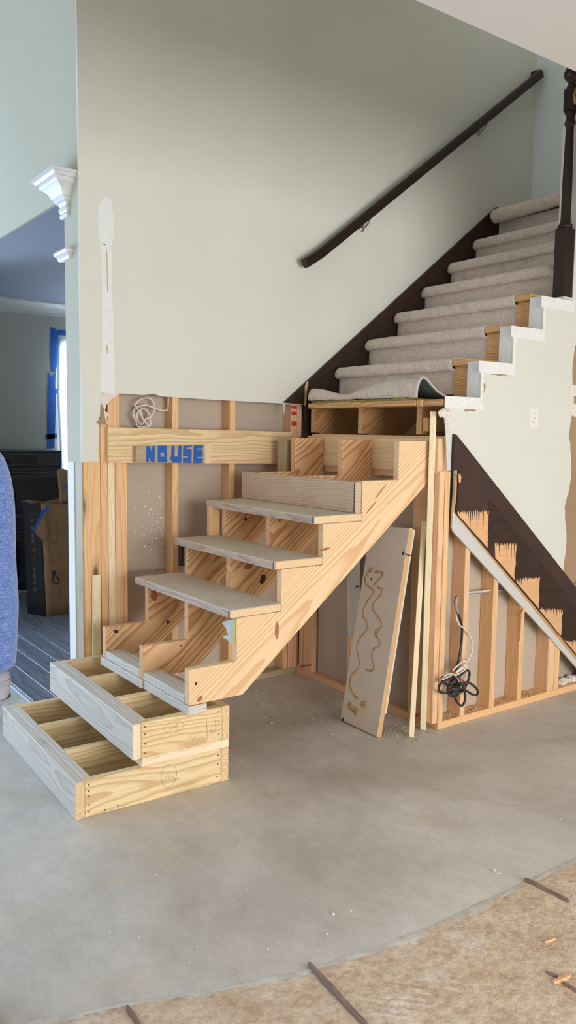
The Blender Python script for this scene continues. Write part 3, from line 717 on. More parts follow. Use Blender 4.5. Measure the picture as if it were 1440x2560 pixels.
bd('inner_board', t+.0005, 2*t, t, Wd-t, 'pine_grey', 'y'); bd('side_board', t+.0005, Ln-t-.0005, 0, t-.0005, 'pine_treated', 'x'); bd('side_board', t+.0005, Ln-t-.0005, Wd-t+.0005, Wd, 'pine_treated', 'x')
bd('back_board', Ln-t, Ln, 0, Wd, 'pine_treated', 'y')
for k in (1, 2): bd('joist', 2*t+.0005, Ln-t-.0005, Wd*k/3-t/2, Wd*k/3+t/2, 'pine_treated', 'x')
up_, UR, bd2 = platform(.2388, .4516, 1.0416, .188, 'upper and shorter bare lumber step box stacked under the stringer feet')
Wd2, Ln2 = 1.0416, .4516
tag(bd2('front_board', 0, t, 0, Wd2, 'pine_grey', 'y'), 'grey weathered front board')
bd2('inner_board', t+.0005, 2*t, t, Wd2-t, 'pine_grey', 'y'); bd2('side_board', t+.0005, Ln2-t-.0005, 0, t-.0005, 'pine_treated', 'x'); bd2('side_board', t+.0005, Ln2-t-.0005, Wd2-t+.0005, Wd2, 'pine_treated', 'x')
bd2('back_board', Ln2-t, Ln2, 0, Wd2, 'pine_treated', 'y')
for k in (1, 2): bd2('joist', 2*t+.0005, Ln2-t-.0005, Wd2*k/3-t/2, Wd2*k/3+t/2, 'pine_treated', 'x')
for y0 in (.001, Wd2*.5-.045, Wd2-.09): bd2('spacer', t+.002, Ln2-.002, y0, y0+.089, 'pine_pale', 'x', (-.038, -.0003))
# screws on the right sides
def screw(root, R, x, z, y=0.0):
    bm = bmesh.new(); bmesh.ops.create_cone(bm, cap_ends=True, segments=8, radius1=.0042, radius2=.003, depth=.0016)
    from_bm('screw', bm, M['screw'], root, R @ Matrix.Translation((x, y-.0006, z)) @ Matrix.Rotation(math.pi/2, 4, 'X'))
for z in (.022, .05, .085, .108, .132): screw(lp, LR, .055, z)
for x, z in ((.12, .012), (.175, .018), (.63, .03), (.632, .085), (.634, .125)): screw(lp, LR, x, z)
for z in (.02, .06, .10, .132): screw(up_, UR, .055, z)
for z in (.03, .085, .13): screw(up_, UR, .398, z)
# pale sawn ends of the front and back boards
def sawn(root, R, x0, x1, m):
    fr = R @ Matrix.Translation((x0-.02, -.0007, .05)) @ Matrix.Rotation(math.pi/2, 4, 'Z')
    raw('sawn_end', [R @ Vector(p) for p in ((x0+.003, -.0007, .003), (x1-.003, -.0007, .003), (x1-.003, -.0007, HB-.003), (x0+.003, -.0007, HB-.003))], [(0, 1, 2, 3)], M[m], root, fr)
sawn(lp, LR, 0, t, 'end_grain'); sawn(lp, LR, Ln-t, Ln, 'end_grain'); sawn(up_, UR, 0, t, 'pine_pale'); sawn(up_, UR, Ln2-t, Ln2, 'end_grain')
# pencil marks
def pencil(root, R, pts, y=-.0008, flip=None):
    P = [R @ Vector((p[0], y, p[1])) for p in pts]
    bm = bmesh.new(); tube_bm(bm, P, .0006, 4); from_bm('pencil_mark', bm, M['pencil'], root)
def ell(cx, cz, a, b, n=20, s=.2, e=6.3): return [(cx+a*math.cos(s+e*i/n)*(1+.05*math.sin(i)), cz+b*math.sin(s+e*i/n)) for i in range(n+1)]
pencil(up_, UR, ell(.185, .105, .045, .025)); pencil(up_, UR, [(.172, .095), (.178, .115), (.186, .1), (.2, .118), (.192, .096), (.205, .1)])
pencil(up_, UR, [(.335, .128), (.34, .06), (.342, .02)]); pencil(up_, UR, [(.352, .03), (.36, .06), (.364, .035), (.37, .05), (.378, .045), (.385, .065)])
pencil(up_, UR, [(.38, .1), (.383, .05)]); pencil(up_, UR, [(.25, .03), (.262, .05), (.27, .03), (.285, .045)])
pencil(lp, LR, ell(.40, .088, .035, .05)); pencil(lp, LR, [(.385, .08), (.395, .10), (.4, .075), (.415, .085), (.425, .07)])

# ================================================================ NEW LOWER STAIRCASE
Z1, D0, D, RI = .5327, .2342, .2306, .19
ls = thing('lower_staircase', (0, -.68, .338), 'half built pine staircase with sawtooth stringers and grey reused treads', 'staircase')
sp = [(0, .379), (0, Z1), (D0, Z1)]
for k in range(1, 5): sp += [(D0+(k-1)*D, Z1+k*RI), (D0+k*D, Z1+k*RI)]
sp += [(D0+4*D, Z1+5*RI), (1.3638, Z1+5*RI), (1.3638, 1.272), (1.345, 1.262), (.266, .379)]
SF = Vector((1.08, 0, .883)).normalized()
for y0, y1, sm in ((-.268, -.230, 'pine_bold'), (-.692, -.654, 'pine_bold'), (-1.125, -1.087, 'pine')):
    fr = frame_of((.7, (y0+y1)/2, .9), SF, (0, -1, 0))
    o = prism('stringer', sp, 'y', y0, y1, M[sm], ls, fr)
    md = o.modifiers.new('soft', 'BEVEL'); md.width = .0022; md.segments = 1
def tread(c, z, m='old_tread', th=.037, name='tread'):
    P = [Vector((x, y, z)) for x, y in c]
    n = len(P); V = [p-Vector((0, 0, th)) for p in P]+P
    F = [list(range(n)), list(range(2*n-1, n-1, -1))]+[[i, (i+1) % n, n+(i+1) % n, n+i] for i in range(n)]
    o = raw(name, V, F, M[m], ls, frame_of(P[0], P[2]-P[1]))
    md = o.modifiers.new('soft', 'BEVEL'); md.width = .005; md.segments = 2
    return o
TH = .038
for k, (xl, xr, yl) in enumerate(((.198, .196, -.19), (.420, .424, -.20), (.636, .640, -.165))):
    z = Z1+(k+1)*RI+TH
    tr_o = tread([(D0+(k+1)*D-.001, -1.125), (D0+(k+1)*D-.001, yl), (xl, yl), (xr, -1.127)], z)
    xb = D0+(k+1)*D-.001; P0, P1 = Vector((xr, -1.127, z)), Vector((xl, yl, z)); dn = Vector((0, 0, -1))
    # brown dirty front edge, dark saw line, fresh sawn end
    raw('front_edge', [P0+dn*.006-Vector((.0009, 0, 0)), P1+dn*.006-Vector((.0009, 0, 0)), P1+dn*.032-Vector((.0009, 0, 0)), P0+dn*.032-Vector((.0009, 0, 0))], [(0, 1, 2, 3)], M['tread_edge'], tr_o, frame_of((P0+P1)/2+dn*.02, P1-P0, (-1, 0, 0)))
    q0 = P0+(P1-P0)*.002; q1 = P0+(P1-P0)*.012
    raw('saw_line', [v-Vector((.0014, 0, 0)) for v in (q0+dn*.003, q1+dn*.003, q1+dn*.034, q0+dn*.034)], [(0, 1, 2, 3)], M['black'], tr_o)
    raw('sawn_end', [Vector((xr+.005, -1.1283, z-.004)), Vector((xb-.003, -1.1263, z-.004)), Vector((xb-.003, -1.1263, z-.033)), Vector((xr+.005, -1.1283, z-.033))], [(0, 1, 2, 3)], M['pine'], tr_o, frame_of(((xr+xb)/2, -1.2, z-.07-.02*k), (0, 1, 0), (0, 0, 1)))
# old riser board standing on the third tread
rb = box('riser_board', D0+3*D-.04, D0+3*D-.001, -1.122, -.205, Z1+3*RI+TH, Z1+3*RI+TH+.148, M['riser_old'], ls, 'y', .004)
box('saw_line', D0+3*D-.0412, D0+3*D-.0402, -1.118, -1.112, Z1+3*RI+TH+.004, Z1+3*RI+TH+.144, M['black'], rb, 'z', 0)
box('riser_board', D0+3*D-.04, D0+3*D-.001, -.203, -.128, Z1+3*RI+TH, Z1+3*RI+TH+.15, M['riser_old'], ls, 'z', .004)
# cleats at the foot
box('kicker', -.012, .077, -.70, -.228, .338, .3765, M['pine_grey'], ls, 'y', .003); box('kicker', -.004, .085, -1.13, -.703, .338, .3765, M['pine_grey'], ls, 'y', .003)
box('kicker_block', .0, .089, -.653, -.269, .377, .414, M['pine_grey'], ls, 'y', .003); box('kicker_block', .0, .089, -1.086, -.693, .377, .414, M['pine_grey'], ls, 'y', .003)
beam('nailing_block', (.66, -.20, .95), (.66, -.20, 1.11), .038, .06, M['stud'], ls, (-1, 0, 0)); beam('nailing_block', (.45, -.22, .80), (.45, -.22, .915), .03, .02, M['black'], ls, (-1, 0, 0))
beam('nailing_block', at(708, 1190, 'x', 1.17), at(711, 1097, 'x', 1.17), .075, .038, M['stud_dark'], ls, (-1, 0, 0))
def knot(px, py, y, a, b, tilt, m='knot'):
    c = at(px, py, 'y', y); P = []
    for k in range(12):
        t_ = k*math.pi/6; u_, w_ = a*math.cos(t_)*random.uniform(.85, 1.1), b*math.sin(t_)*random.uniform(.85, 1.1)
        P.append(c+Vector((u_*math.cos(tilt)-w_*math.sin(tilt), 0, u_*math.sin(tilt)+w_*math.cos(tilt))))
    slab('knot', P, (0, -1, 0), .0005, M[m], ls)
knot(692, 1575, -1.125, .011, .040, 0, 'knot_red'); knot(812, 1373, -1.125, .030, .006, .1, 'knot_red'); knot(490, 1709, -1.125, .007, .007, 0); knot(500, 1747, -1.125, .016, .010, .6, 'knot_red'); knot(952, 1228, -1.125, .05, .004, .75, 'knot_red'); knot(928, 1268, -1.125, .045, .004, .75, 'knot_red')
knot(657, 1448, -.692, .018, .026, -.4); knot(622, 1414, -.692, .03, .018, .4, 'knot_red'); knot(452, 1614, -.692, .004, .004, 0); knot(700, 1300, -.692, .012, .012, 0, 'knot_red')
knot(290, 1579, -.268, .014, .010, -.5); knot(420, 1555, -.268, .009, .009, 0); knot(385, 1490, -.268, .02, .03, .3, 'knot_red'); knot(614, 1298, -.268, .009, .010, 0)
# torn wrap and slivers stuck to the near stringer
for pts, m, nm in (([(576, 1549), (594, 1548), (593, 1600), (586, 1602), (581, 1608), (570, 1600), (558, 1594), (560, 1590), (572, 1588), (566, 1570), (556, 1556)], 'foil', 'torn_wrap'),
                ([(586, 1549), (590, 1549), (588, 1615), (584, 1616), (583, 1590)], 'sliver', 'wood_sliver'), ([(591.5, 1549), (593, 1549), (592, 1612), (590.5, 1612)], 'sliver', 'wood_sliver')):
    xx = D0-.003 if m == 'foil' else D0-.008
    slab(nm, [at(p[0], p[1], 'x', xx) for p in pts], (-1, 0, 0), .003, M[m], ls)

# ================================================================ OLD CARPETED UPPER FLIGHT
us = thing('carpeted_staircase', (1.42, -.55, 1.5), 'taupe carpeted upper staircase climbing beside the dark handrail', 'staircase')
NX, NZ, DX = 1.6267, 1.8854, .2429
usp = [(1.42, 1.515), (1.42, 1.657)]
for k in range(6): usp += [(1.445+(k+1)*DX, 1.657+k*RI), (1.445+(k+1)*DX, 1.657+(k+1)*RI)]
usp += [(3.115, 1.657+6*RI), (3.115, 2.55), (1.65, 1.44), (1.45, 1.515)]
for y0, y1 in ((-.108, -.070), (-.546, -.508), (-1.008, -.970)):
    prism('stringer', usp, 'y', y0, y1, M['oldstair'], us, frame_of((2, (y0+y1)/2, 2), (1, 0, .78), (0, -1, 0)))
box('stringer_cleat', 1.42, 1.60, -1.05, -1.015, 1.53, 1.60, M['oldstair'], us)
box('soffit_board', 2.02, 2.04, -1.09, -.03, 1.45, 2.0, M['oldstair'], us)
box('tread', 1.362, 1.64, -1.020, -.112, 1.658, 1.688, M['oldstair'], us, 'y', .004); box('tread', 1.365, 1.64, -1.062, -1.022, 1.655, 1.69, M['honey'], us, 'z', .003); box('tread', 1.375, 1.64, -1.192, -1.064, 1.658, 1.69, M['oldstair'], us, 'y', .003)
box('carpet_pad', 1.372, 1.62, -.965, -.14, 1.6885, 1.700, M['pad'], us, 'y', .003)
for k in range(5):
    z = NZ+k*RI
    if k < 3:
        box('tread_end', NX+k*DX+.004, NX+(k+1)*DX+.04, -1.113, -1.005, z-.012, z+.024, M['honey'], us, 'x', .006)
        box('riser_end', NX+k*DX+.03, NX+k*DX+.05, -1.113, -1.0, z-RI+.02, z-.013, M['oldstair'], us, 'y', .002)
def wob(x, y, z, a=.004): return a*noise.noise((x*14, y*14, z*14))+.0025*noise.noise((x*60, y*60, z*60))
def sheet_mesh(name, rows, parent, mats, th=.011, label=None):
    V = []; F = []; n = len(rows[0])
    for r in rows: V += r
    for i in range(len(rows)-1):
        for j in range(n-1):
            a = i*n+j; F.append((a, a+1, a+n+1, a+n))
    o = raw(name, V, F, None, parent, None, True, mats)
    md = o.modifiers.new('thick', 'SOLIDIFY'); md.thickness = th; md.offset = -1; md.material_offset = 1 if len(mats) > 1 else 0; md.material_offset_rim = 2 if len(mats) > 2 else 0
    if label: tag(o, label)
    return o
def fix_up(o):
    """make the pile side the outer one: average normal towards -x/+z"""
    me = o.data; s = sum((p.normal.z-p.normal.x)*p.area for p in me.polygons)
    if s < 0: me.flip_normals()
for k in range(6):
    nx = NX+k*DX; nz = NZ+k*RI
    pr = [(nx+.036, nz-RI+.032), (nx+.036, nz-.15), (nx+.035, nz-.11), (nx+.036, nz-.07), (nx+.036, nz-.042), (nx+.028, nz-.034), (nx+.012, nz-.034), (nx+.002, nz-.025), (nx-.001, nz-.008), (nx, nz+.010), (nx+.005, nz+.022), (nx+.016, nz+.031), (nx+.032, nz+.035), (nx+.07, nz+.036), (nx+.13, nz+.036), (nx+.20, nz+.036), (nx+DX+.035, nz+.035)]
    yR = -1.006 if k < 3 else (-1.088 if k == 3 else -1.083)
    if k == 3: yR = -1.078
    rows = []; N = 60
    for i in range(N+1):
        y = -.024+(yR+.024)*i/N; row = []
        for j, (x, z) in enumerate(pr):
            w = wob(x, y, z); dz = 0; dx = 0
            if k == 3:
                tt = max(0, (-.99-y)/.088); dz = -.05*(1-math.sqrt(max(0, 1-tt*tt))) if z > nz-.12 else 0; dx = .03*tt*tt
            tl = max(0, (y+.06)/.036); dz += -.012*tl*tl*(1 if z > nz-.02 else 0); dx += .008*tl*tl
            row.append((x+w*.8+dx, y, z+w*.8+dz))
        rows.append(row)
    o = sheet_mesh('carpet_step', rows, us, [M['carpet'], M['carpet_back'], M['carpet_edge']])
    fix_up(o)
# peeled-back carpet on the exposed tread
rows = []; N = 60
for i in range(N+1):
    y = -.10+(-1.012+.10)*i/N; u = i/N
    H = .072+.006*math.cos(u*9)-.030*math.exp(-((u-.32)/.16)**2)+.045*max(0, (u-.35)/.65)**1.3
    lift = .012+.006*math.sin(u*6)+.004
    base = 1.700
    w = noise.noise((y*11, 3, 0))*.005
    bx = 1.372
    pr = [(bx+.035-.02*u, base+.004+.0*u), (bx+.012-.006*u, base+.003), (bx+.001, base+.009+w), (bx-.002+.004*u, base+.4*H), (bx+.010+.01*u, base+.8*H), (bx+.028+.018*u, base+H), (bx+.055+.02*u, base+.93*H), (bx+.10+.02*u, base+.62*H), (bx+.16, base+.34*H+.004), (bx+.22, base+.13*H+.004), (bx+.285, base+.008)]
    if u > .93: pr[0] = (bx+.004, base+.001); pr[1] = (bx+.003, base+.003)
    rows.append([(x+wob(x, y, z, .003), y, z+wob(x+3, y, z, .003)) for x, z in pr])
o = sheet_mesh('peeled_carpet', rows, us, [M['carpet'], M['carpet_back'], M['carpet_edge']], .010, 'peeled back carpet edge showing teal backing'); fix_up(o)
# curled carpet at the head of the flight
rows = []; N = 50
for i in range(N+1):
    y = -.05+(-1.082+.05)*i/N; u = i/N; pr = []
    cx, cz, r0 = 3.06, 3.055+.02*u, .052*(1-.25*u)
    for j in range(15):
        a = -1.9+5.0*j/14; r = r0*(.72+.32*j/14)
        pr.append((cx-.01+r*math.sin(-a)*1.0, cz+r*math.cos(a)*(.85)))
    pr = pr[:10][::-1] if False else pr
    pr += [(cx+.10, cz+.028), (cx+.22, cz-.006), (cx+.40, cz-.016)]
    rows.append([(x+wob(x, y, z, .004), y, z+wob(x, y+5, z, .004)) for x, z in pr])
o = sheet_mesh('curled_carpet', rows, us, [M['carpet'], M['carpet'], M['carpet_edge']], .009, 'curled back carpet at the top step')
# landing nosing and riser under it
box('carpet_riser', 3.118, 3.134, -1.085, -.024, 2.87, 3.03, M['carpet'], us, 'y', .004)

# ================================================================ HANDRAIL, NEWEL
hr = thing('handrail', (1.85, -.04, 2.6), 'dark walnut handrail sloping up the cream stair wall', 'handrail')
RP = [Vector((1.352, -.07, 2.510)), Vector((1.468, -.07, 2.584)), Vector((3.448, -.07, 4.112))]
def railseg(name, P, parent):
    pf = [(-.024, -.02), (-.020, -.028), (.020, -.028), (.024, -.02), (.026, .004), (.020, .021), (.008, .028), (-.008, .028), (-.020, .021), (-.026, .004)]
    bm = bmesh.new(); rings = []
    for i, p in enumerate(P):
        d = (P[min(i+1, len(P)-1)]-P[max(0, i-1)]).normalized()
        if 0 < i < len(P)-1: d = ((P[i]-P[i-1]).normalized()+(P[i+1]-P[i]).normalized()).normalized()
        s = Vector((0, 1, 0)); u = s.cross(d)*-1
        if u.z < 0: u = -u
        rings.append([bm.verts.new(p+s*a+u*b) for a, b in pf])
    n = len(pf)
    for a, b in zip(rings, rings[1:]):
        for k in range(n): bm.faces.new((a[k], a[(k+1) % n], b[(k+1) % n], b[k]))
    bm.faces.new(rings[0]); bm.faces.new(rings[-1])
    d = (P[-1]-P[0]).normalized()
    return from_bm(name, bm, M['rail'], parent, frame_of(P[0], d, (0, -1, 0)).copy() if False else None)
railseg('rail', RP[1:], hr); railseg('rail_end', [RP[0], RP[1]-Vector((.002, 0, .0015))], hr)
bm = bmesh.new(); tube_bm(bm, [(3.43, -.07, 4.10), (3.455, -.06, 4.125), (3.455, -.03, 4.13), (3.455, -.001, 4.13)], .024, 10); from_bm('rail_return', bm, M['rail'], hr, None, True)
for px, py in ((905, 568), (1197, 322)):
    q = at(px, py, 'y', -.004); s = (q.x-1.468)/(3.448-1.468); rz = 2.584+s*(4.112-2.584)-.03
    zq = min(q.z, rz-.05)
    br = lathe('bracket', [(.02, 0), (.02, .006), (.012, .010)], (0, 0), M['nickel'], hr, 14)
    br.matrix_basis = Matrix.Translation((q.x, -.0005, zq)) @ Matrix.Rotation(math.pi/2, 4, 'X'); MW[br.name] = br.matrix_basis.copy()
    bm = bmesh.new(); tube_bm(bm, smoothline([(q.x, -.008, zq), (q.x, -.03, zq+.004), (q.x+.004, -.055, zq+.02), (q.x+.008, -.07, rz-.004)], 5), .006, 8)
    from_bm('bracket_arm', bm, M['nickel'], br, None, True)
    beam('bracket_saddle', (q.x-.035, -.07, rz-.029), (q.x+.045, -.07, rz+.032), .018, .003, M['nickel'], br)
nw = thing('newel_post', (2.295, -1.155, 2.262), 'dark turned newel post with a bare wood scar beside the ceiling edge', 'newel post')
nc = (2.304, -1.178)
box('base_block', nc[0]-.038, nc[0]+.038, nc[1]-.038, nc[1]+.038, 2.264, 2.645, M['rail'], nw, 'z', .003)
box('base_shim', nc[0]-.045, nc[0]+.042, nc[1]-.045, nc[1]+.045, 2.2625, 2.2738, M['gyp'], nw, bev=.001)
lathe('turned_shaft', [(.034, 2.645), (.040, 2.651), (.042, 2.660), (.036, 2.668), (.030, 2.676), (.0265, 2.70), (.0265, 2.9), (.023, 3.08), (.021, 3.17), (.021, 3.185), (.028, 3.19), (.030, 3.20), (.027, 3.21), (.022, 3.22), (.022, 3.235), (.034, 3.26)], nc, M['rail'], nw)
bm = bmesh.new(); cuboid(bm, nc[0]-.033, nc[0]+.033, nc[1]-.033, nc[1]+.033, 3.255, 3.385, .012); from_bm('top_block', bm, M['rail'], nw)
lathe('finial', [(.03, 3.38), (.022, 3.40), (.018, 3.415), (.03, 3.422), (.042, 3.44), (.044, 3.46), (.034, 3.485), (.015, 3.50), (.004, 3.505)], nc, M['rail'], nw)
yy = nc[1]-.0335
slab('bare_scar', [(nc[0]-.026, yy, 3.295), (nc[0]-.012, yy, 3.282), (nc[0]+.004, yy, 3.298), (nc[0]+.02, yy, 3.305), (nc[0]+.026, yy, 3.38), (nc[0]+.02, yy, 3.368), (nc[0]-.01, yy, 3.370), (nc[0]-.028, yy, 3.355), (nc[0]-.024, yy, 3.37), (nc[0]-.03, yy, 3.312)], (0, -1, 0), .001, M['honey'], nw)

# ================================================================ LEDGER, NO USE BLOCK
lg = thing('ledger_board', (.7, -.006, 1.345), 'long pine ledger board nailed across the open wall studs', 'board')
P = [at(272, 1068, 'y', -.025), at(728, 1080, 'y', -.025)]
prism('ledger', [(.128, 1.378), (.128, P[0].z), (1.31, P[1].z), (1.31, 1.372)], 'y', -.025, .0125, M['pine_treated'], lg, frame_of((.7, 0, 1.45), (1, 0, -.01), (0, -1, 0)))
prism('ledger_strip', [(.128, 1.345), (.128, 1.3765), (1.215, 1.3705), (1.215, 1.326)], 'y', -.025, .0125, M['pine'], lg, frame_of((.7, 0, 1.36), (1, 0, -.01), (0, -1, 0)))
nb = thing('offcut_block', (.55, -.045, 1.345), 'short lumber offcut with NO USE spelled in blue tape on the ledger', 'wood block')
YB = -.0632
def lp4(x, y): return at(220+x/4.235, 1000+y/4.235, 'y', YB)
a, b2, c, d = lp4(510, 490), lp4(1236, 476), lp4(1236, 671), lp4(510, 662)
e1 = at(220+1312/4.235, 1000+476/4.235, 'y', -.0255); e2 = at(220+1312/4.235, 1000+673/4.235, 'y', -.0255)
V = [a, b2, c, d, Vector((a.x, -.0255, a.z)), e1, e2, Vector((d.x, -.0255, d.z))]
raw('block_body', V, [(0, 1, 2, 3), (4, 5, 6, 7), (0, 1, 5, 4), (3, 2, 6, 7), (1, 2, 6, 5), (0, 3, 7, 4)], M['stud_dark'], nb, frame_of((a+c)/2, (1, 0, 0), (0, -1, 0)))
en = (e1-b2).cross(c-b2).normalized()
if en.y > 0: en = -en
raw('end_grain', [v+en*.0006 for v in (b2, e1, e2, c)], [(0, 1, 2, 3)], M['pine_pale'], nb, frame_of((b2+e2)/2-Vector((0, 0, .03)), en, (0, 0, 1)))
LET = {'n': [(618, 488), (655, 488), (677, 560), (680, 488), (708, 488), (705, 662), (672, 662), (645, 610), (643, 662), (614, 662)],
       'u': [(884, 486), (918, 484), (916, 600), (950, 598), (957, 482), (990, 482), (988, 665), (888, 665), (886, 640), (872, 640), (874, 600), (880, 600)],
       's': [(1008, 485), (1098, 478), (1098, 500), (1046, 502), (1042, 520), (1098, 520), (1096, 667), (1004, 665), (1002, 615), (1055, 612), (1056, 598), (1003, 600)],
       'e': [(1118, 480), (1218, 474), (1216, 512), (1158, 514), (1156, 526), (1208, 526), (1214, 545), (1214, 604), (1154, 606), (1154, 618), (1216, 618), (1212, 668), (1114, 668)]}
for k in ('n', 'u', 's', 'e'): slab('tape_letter', [lp4(*p) for p in LET[k]], (0, -1, 0), .0006, M['tape'], nb)
# the O: a square ring with a hole
O1 = [(737, 484), (838, 484), (838, 662), (737, 662)]; O2 = [(768, 556), (806, 556), (804, 602), (768, 600)]
V = [lp4(*p) for p in O1+O2]; V += [v+Vector((0, -.0006, 0)) for v in V]
F = []
for i in range(4):
    j = (i+1) % 4; F += [(i, j, 4+j, 4+i), (8+i, 8+j, 12+j, 12+i), (i, j, 8+j, 8+i), (4+i, 4+j, 12+j, 12+i)]
raw('tape_letter', V, F, M['tape'], nb)

# ================================================================ LEANING BOARDS
pk = thing('leaning_plank', (1.08, -.96, 0), 'wide weathered stair plank with amber glue squiggles leaning under the stringer', 'plank')
pa, pb = Vector((1.078, -.813, .012)), Vector((1.078, -1.106, .004))
ptop = at(1025, 1320, 'x', 1.285)
ax = (ptop-pb); L = ax.length; ax.normalize()
wv = (pa-pb); wv = (wv-ax*wv.dot(ax)).normalized(); nv = wv.cross(ax)
if nv.x > 0: nv = -nv
org = pb; Wp = .292
def pf(u, v, n): return org+ax*u+wv*v-nv*n
V = [pf(u, v, n) for n in (0, .030) for u, v in ((0, 0), (L, 0), (L-.01, Wp), (.012, Wp))]
FRP = frame_of(org+ax*L/2, ax, nv)
o = raw('board', V, [(0, 1, 2, 3), (4, 5, 6, 7), (0, 1, 5, 4), (1, 2, 6, 5), (2, 3, 7, 6), (3, 0, 4, 7)], M['old_plank'], pk, FRP)
md = o.modifiers.new('soft', 'BEVEL'); md.width = .004; md.segments = 2
raw('edge_face', [pf(u, v-.0006, n) for u, v, n in ((.004, 0, .003), (L-.005, 0, .003), (L-.005, 0, .027), (.004, 0, .027))], [(0, 1, 2, 3)], M['honey'], pk, FRP)
V = [pf(u, v, n) for n in (.0305, .043) for u, v in ((.12, .004), (L-.005, .004), (L-.01, Wp), (.12, Wp))]
raw('backing_layer', V, [(0, 1, 2, 3), (4, 5, 6, 7), (0, 1, 5, 4), (1, 2, 6, 5), (2, 3, 7, 6), (3, 0, 4, 7)], M['gyp'], pk, FRP)
def pp(x, y): return on_plane(820+x/4.4125, 1280+y/4.4125, org, nv)+nv*.0003
def bead(P, r):
    Q = smoothline([pp(*p) for p in P], 5); random.seed(len(P))
    R = [r*(.7+.6*abs(noise.noise((i*.35, len(P), 0)))) for i in range(len(Q))]
    R = [x*1.5 for x in R]
    bm = bmesh.new(); tube_bm(bm, Q, R, 8, (nv, .22)); from_bm('glue_bead', bm, M['glue'], pk, None, True)
bead([(480, 640), (430, 690), (410, 750), (440, 810), (500, 860), (510, 890), (440, 980), (395, 1080), (390, 1150), (430, 1210), (435, 1290), (350, 1400), (322, 1480), (335, 1580), (350, 1660), (330, 1740), (270, 1790), (245, 1880), (260, 1960), (290, 2020), (330, 2060)], .0052)
bead([(520, 660), (605, 670), (590, 720), (530, 780), (510, 820)], .006)
bead([(545, 830), (600, 860), (570, 930), (510, 1000), (500, 1080), (550, 1150), (595, 1230), (570, 1290), (530, 1350), (570, 1420), (570, 1470), (500, 1520), (490, 1600), (510, 1700), (490, 1750), (430, 1745)], .0052)
bead([(240, 2100), (250, 2150), (290, 2180), (330, 2220)], .014); bead([(370, 2115), (420, 2125)], .012); bead([(460, 625), (490, 650)], .011); bead([(540, 1290), (535, 1370)], .010)
for p, s in (((478, 740), .007), ((830, 455), .010), ((165, 2290), .012)):
    c = pp(*p); Q = [c+(wv*math.cos(k)*.6+ax*math.sin(k))*s*random.uniform(.7, 1.2) for k in [i*.8 for i in range(8)]]
    slab('dark_scar', Q, nv, .0005, M['black'], pk)
slab('dark_scar', [pp(850, 455), pp(855, 470), pp(915, 490), pp(917, 480)], nv, .0005, M['black'], pk)
st1 = beam('trim_strip', (1.232, -1.190, .001), (1.376, -1.090, 1.075), .026, .016, M['trim_strip'], None, (-.7, -.7, 0)); tag(st1, 'shorter pale trim strip leaning between the plank and the corner studs', 'trim strip', 'pale trim strips')
st2 = beam('trim_strip', (1.355, -1.150, .001), (1.352, -1.155, 1.628), .030, .022, M['trim_strip'], None, (-.75, -.66, 0)); tag(st2, 'taller pale trim strip standing in front of the wall corner up to the old treads', 'trim strip', 'pale trim strips')

# ================================================================ CABLES
def cab(pts, ox, oy, sc, y, wobble=.012, seed=0):
    out = []
    for i, p in enumerate(pts):
        q = at(ox+p[0]/sc, oy+p[1]/sc, 'y', y+wobble*math.sin(i*1.3+seed)); out.append(q)
    return smoothline(out, 6)
wc = tube('cable_coil', cab([(850, -30), (848, 80), (830, 110), (770, 108), (690, 80), (610, 55), (530, 70), (485, 110), (480, 160), (505, 210), (515, 260), (535, 285), (600, 288), (652, 278), (662, 225), (640, 140), (600, 95), (560, 100), (520, 150), (525, 210), (555, 255), (580, 250), (600, 210), (660, 180), (700, 110), (690, 20), (640, -20), (560, -10), (505, 40), (510, 80), (550, 120), (575, 190), (620, 250), (650, 285)], 220, 1000, 4.235, .05, .014), .0052, M['cable_white'])
tag(wc, 'white cable tangle hanging in the stud bay above the ledger', 'cable')
cb = thing('cable_bundle', at(1145, 1740, 'y', -1.23), 'tangled bundle of black, grey and white cables hanging from a stud hole', 'cable')
def cc(p, y, w=.012, s=0): return cab(p, 1060, 1400, 3.79, y, w, s)
tube('cable', cc([(322, 342), (300, 365), (297, 420), (318, 490), (342, 560), (360, 640), (358, 740), (345, 860), (322, 970), (292, 1085)], -1.215, .004), .0062, M['cable_black'], cb)
tube('cable', cc([(324, 346), (306, 372), (300, 420), (312, 470), (326, 505)], -1.226, .002), .0066, M['cable_grey'], cb)
tube('cable', cc([(292, 1085), (255, 1150), (222, 1235), (250, 1285), (305, 1288), (330, 1235), (322, 1160), (280, 1125), (200, 1140), (148, 1185), (142, 1240), (200, 1258), (300, 1240), (375, 1212), (372, 1178), (330, 1165), (240, 1190), (175, 1140), (180, 1105)], -1.235, .016), .0066, M['cable_black'], cb)
tube('cable', cc([(240, 1180), (300, 1130), (350, 1090), (400, 1047), (430, 1062), (425, 1120), (400, 1185), (360, 1245), (280, 1262), (160, 1255)], -1.24, .012, 2), .0064, M['cable_black'], cb)
tube('cable', cc([(250, 1225), (330, 1180), (400, 1160), (455, 1180), (505, 1230), (502, 1275), (455, 1272), (395, 1235), (330, 1215), (250, 1228)], -1.25, .012, 1), .0064, M['cable_black'], cb)
tube('cable', cc([(270, 1250), (290, 1290), (312, 1345), (355, 1380), (385, 1340), (388, 1265), (362, 1190), (320, 1150)], -1.255, .01, 3), .0064, M['cable_black'], cb)
tube('cable', cc([(316, 358), (302, 450), (306, 540), (332, 610), (380, 650), (430, 710), (460, 800), (450, 880), (410, 960), (345, 1020), (300, 1075), (260, 1130)], -1.212, .006), .0042, M['cable_white'], cb)
tube('cable', cc([(270, 1050), (320, 1000), (370, 960), (398, 970), (360, 1030), (300, 1070), (330, 1040), (395, 1000), (410, 1015), (340, 1075), (280, 1090)], -1.245, .01, 1), .0042, M['cable_white'], cb)
